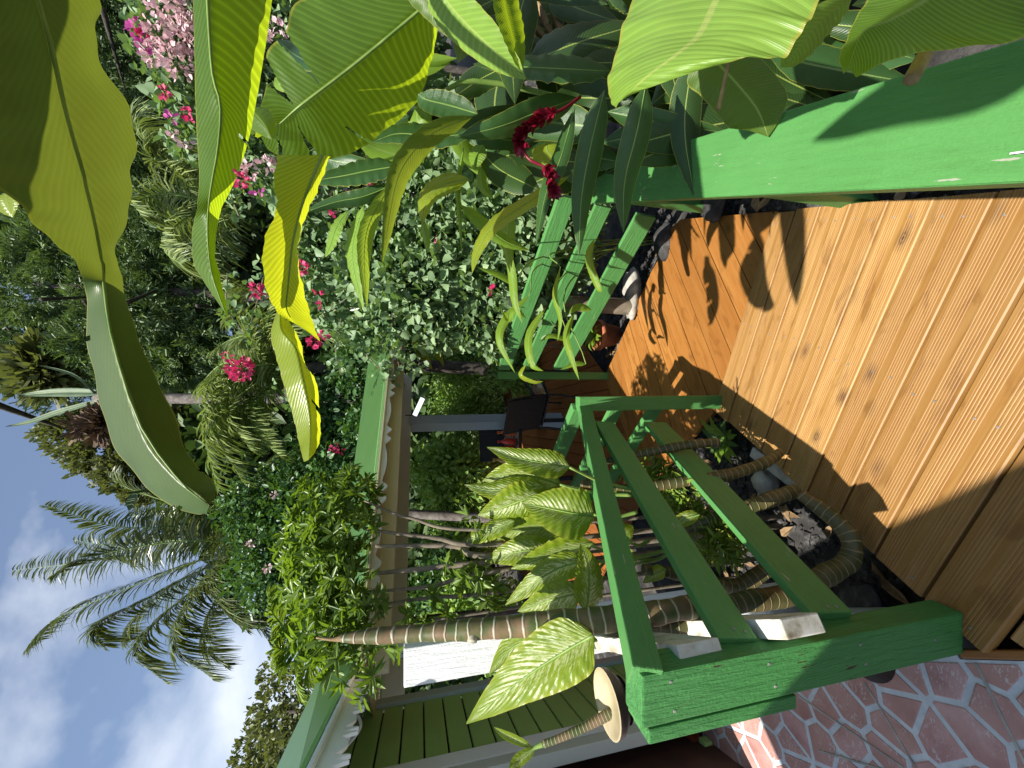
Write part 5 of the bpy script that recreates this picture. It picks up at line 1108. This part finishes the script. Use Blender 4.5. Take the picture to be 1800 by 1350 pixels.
# ---- tall casuarina-like trees
def tall_tree(name, spots, d, base_px, label, n, size, mat, kind='needle', clump=22, tr=.2, jitter=.5):
    b = P(900, base_px, d); o = empty(name, V3(b[0], b[1], -.5), label, 'tree')
    top = P(spots[0][0], spots[0][1], d)
    tube('trunk', [V3(b[0], b[1], -.5), (V3(b[0], b[1], -.5) + top) / 2 + V3(random.uniform(-.2, .2), 0, 0), top], [tr, tr * .75, tr * .3], MBARK if 'grey' in name else MBARK2, o, 10, 20)
    bl = [(P(x, y, d + random.uniform(-jitter, jitter)), np.array((r, r, r * 1.1))) for x, y, r in spots]
    for c, r in bl[1::3]: tube('limb', [V3(b[0], b[1], c[2] - .6), c], [tr * .22, tr * .06], MBARK2, o, 6, 8)
    ncl = n // clump; c, u = cloud_pts(bl, ncl, .45); ax = u * .6 + unit(ncl) * .4 + V3(0, 0, -.1 if kind == 'needle' else .3); ax /= np.linalg.norm(ax, axis=1)[:, None]
    pos = np.repeat(c, clump, 0) + rng.normal(size=(ncl * clump, 3)) * size * .35; d_ = np.repeat(ax, clump, 0) + unit(ncl * clump) * .7 
    leaves('crown', pos, d_, unit(ncl * clump) * .7 + V3(0, 0, .6), size * rng.uniform(.5, 1.2, ncl * clump), kind, mat, o)
    return o
MC_CAS = m_cloud('casuarina_spray', (0.093, 0.159, 0.058), (0.209, 0.303, 0.128), (0.148, 0.234, 0.034), .25, .5)
TL['needle'] = (np.array([(-.09, 0, 0), (.09, 0, 0), (.07, 1, -.15), (-.07, 1, -.15)], float), [(0, 1, 2, 3)])
tall_tree('casuarina_tree', [(60, 500, 1.1), (200, 520, .8), (120, 440, 1.0), (260, 560, .8), (300, 500, .7), (330, 570, .7), (180, 600, .8), (250, 640, .8), (330, 640, .7), (380, 600, .6), (380, 540, .6), (270, 460, .7)], 9.5, 560, 'feathery dark conifer with lit sprays behind the flowering hedge', 46000, .17, MC_CAS, clump=24, tr=.2)
tall_tree('casuarina_tree', [(20, 420, 1.5), (90, 600, 1.3), (50, 520, 1.3), (30, 640, 1.1), (120, 700, .9), (180, 700, .9), (60, 380, 1.4), (150, 330, 1.2), (260, 400, 1.2)], 13.5, 520, 'tall dark conifer at the top of the view behind the huge banana leaf', 26000, .24, MC_FAR, clump=24, tr=.3)
tall_tree('dark_tree', [(210, 60, .9), (220, 160, .9), (240, 240, .9), (170, 120, 1.0), (180, 20, 1.0), (270, 320, .9), (310, 30, .9), (200, 330, .9), (330, 400, .9)], 8.5, 150, 'dark leafy tree in shade behind the pale blossom', 26000, .15, MC_FAR, clump=20, tr=.2)
tall_tree('grey_trunk_tree', [(330, 690, .6), (260, 740, .7), (180, 790, .8), (220, 830, .6), (130, 760, .7), (320, 850, .5), (250, 860, .45)], 12., 692, 'tree with a grey trunk and yellowish crown against the sky', 15000, .17, MC_OLIVE, 'oval', 10, tr=.42)
tall_tree('olive_tree', [(505, 1250, .7), (490, 1290, .7), (475, 1340, .8), (520, 1320, .8), (510, 1210, .5), (490, 1180, .4), (560, 1340, 1.), (470, 1400, .8)], 9., 1290, 'pale olive tree rising above the house roof at the left', 9000, .13, MC_OLIVE, 'oval', 8, tr=.12)
# spiky bloom leaves and dry twigs at the top of the trees
MAGAVE = m_noise('agave_leaf', [(.3, (.10, .15, .085)), (.7, (.17, .23, .13))], 6, .6, .2, .004)
ag = empty('agave', P(180, 700, 9.) * V3(1, 1, 0) + V3(0, 0, -.5), 'agave with long pointed leaves standing out against the sky', 'agave')
rows = [[P(*q) for q in r] for r in ([(170, 705, 9), (100, 725, 9), (50, 742, 9), (8, 750, 9)], [(168, 690, 9), (100, 690, 9), (30, 695, 9)], [(175, 700, 9), (130, 660, 9), (60, 640, 9)])]
for r_, wv in zip(rows, (.07, .12, .05)):
    c = spline(r_, 12); pr = PROF['lance'](np.linspace(.1, 1, 12)) * wv; sd_ = np.array((.9, .3, .3)); blade('leaf', c + sd_ * pr[:, None], c + V3(0, .05, 0), c - sd_ * pr[:, None], MAGAVE, ag, 24, 4, .08, .0)
tube('trunk', [V3(*(P(180, 700, 9.)[:2]), -.5), P(400, 700, 9.), P(170, 700, 9.)], [.16, .13, .10], MBARK, ag, 9)
cloud('dry_skirt', blobset(P(165, 750, 9.), (.35, .3, .45), 4), 900, .3, 'needle', MC_BROWN, ag, 0, .1)
cloud('twigs', blobset(P(70, 660, 9.6), (.7, .4, .9), 5), 1400, .4, 'needle', MC_OLIVE, ag, 0, .1)

# ---- garden seen under the shelter and the far wood that closes the view
ga = 0
for (x, y, d, r, n, mt, kd, lb) in ((800, 640, 7.5, .8, 5200, MC_GARD, 'spear', 'leafy garden bush seen under the right end of the shelter'), (830, 720, 8.5, .9, 5200, MC_GARD, 'spear', 'garden bush behind the hanging lamp tube'), (790, 820, 8.0, .9, 5200, MC_GARD, 'oval', 'garden bush behind the terrace post'), (820, 920, 8.0, .9, 5200, MC_GARD, 'spear', 'garden bush behind the terrace table'), (780, 1010, 7.5, .9, 5000, MC_DARK, 'oval', 'dark bush behind the thin shrub stems'), (840, 1100, 7.0, .9, 5000, MC_GARD, 'oval', 'dim bush behind the tall ringed cane'), (900, 640, 6.6, .5, 3000, MC_GARD, 'spear', 'low plant at the terrace edge beside the far railing')):
    c = P(x, y, d); o = empty('garden_bush', V3(c[0], c[1], -.5), lb, 'bush', 'bushes beyond the terrace'); cloud('foliage', blobset(c, (r, r * .8, r), 7, .7, .5), n, .11, kd, mt, o, .5, .35, clump=7)
    tube('stem', [V3(c[0], c[1], -.5), c], [.04, .02], MSTEM, o, 6, 8)
# croton-like leaves hanging beside the eave
cr_ = empty('croton', P(760, 610, 4.2) * V3(1, 1, 0) + V3(0, 0, -.48), 'croton with long yellow edged leaves just beyond the hedge under the eave', 'croton')
for pts in ([(735, 570, 4.), (770, 590, 4.), (800, 618, 4.)], [(745, 590, 4.), (765, 610, 4.), (780, 645, 4.)], [(750, 575, 4.), (790, 580, 4.), (810, 590, 4.)], [(730, 600, 4.), (745, 625, 4.), (760, 650, 4.)], [(740, 580, 4.), (735, 610, 4.), (750, 640, 4.)]): pxleaf('leaf', pts, 8, MB_YEL, cr_, 'lance', .03, .02, n=14, m=3)
tube('stem', [V3(*(P(760, 610, 4.2)[:2]), -.48), P(740, 580, 4.1)], [.012, .006], MSTEM, cr_, 6, 8)
fw = []
for i in range(95):
    y = random.uniform(-300, 860); x = random.uniform(330, 700) if y > 600 else random.uniform(40, 700); d = random.uniform(12.5, 17); r = random.uniform(1.3, 2.2); fw.append((P(x, y, d), np.array((r, r, r))))
for i in range(64):
    y = random.uniform(480, 1500); x = random.uniform(660, 880); d = random.uniform(10.5, 13); r = random.uniform(.9, 1.4); fw.append((P(x, y, d), np.array((r, r, r))))
for i in range(14):
    y = random.uniform(860, 1500); x = random.uniform(560, 660); d = random.uniform(12, 14); r = random.uniform(.6, 1.0); fw.append((P(x, y, d), np.array((r, r, r))))
o = cloud('far_wood', fw, 150000, .42, 'oval', MC_FAR, None, .5, .4, clump=8); tag(o, 'dim wood closing the view behind the garden', 'wood', kind='stuff')
# litter of dry leaves in the beds
def litter(n):
    vs = []; fs = []
    for i in range(n):
        x_, y_ = (area_left, area_left, area_right, area_mid)[i % 4](); b0 = V3(x_, y_, gz(x_, y_) + .03); a = random.uniform(0, 6.28); d = V3(math.cos(a), math.sin(a), random.uniform(-.1, .3)) * random.uniform(.03, .075); sd_ = np.cross(nrm(d), (0, 0, 1)) * np.linalg.norm(d) * .35; u_ = V3(0, 0, .012); k = len(vs)
        vs += [b0 - d, b0 - d * .3 + sd_ + u_, b0 + d * .4 + sd_ * .8 + u_ * 1.4, b0 + d, b0 + d * .4 - sd_ * .8 + u_ * random.uniform(0, 2), b0 - d * .3 - sd_ + u_ * random.uniform(0, 2)]
        fs += [(k, k + 1, k + 2, k + 3), (k, k + 3, k + 4, k + 5)]
    return put('leaf_litter', mesh('leaf_litter', vs, fs), MDRY)
tag(litter(150), 'dry brown leaves fallen on the dark gravel of the beds', 'leaf litter', kind='stuff')
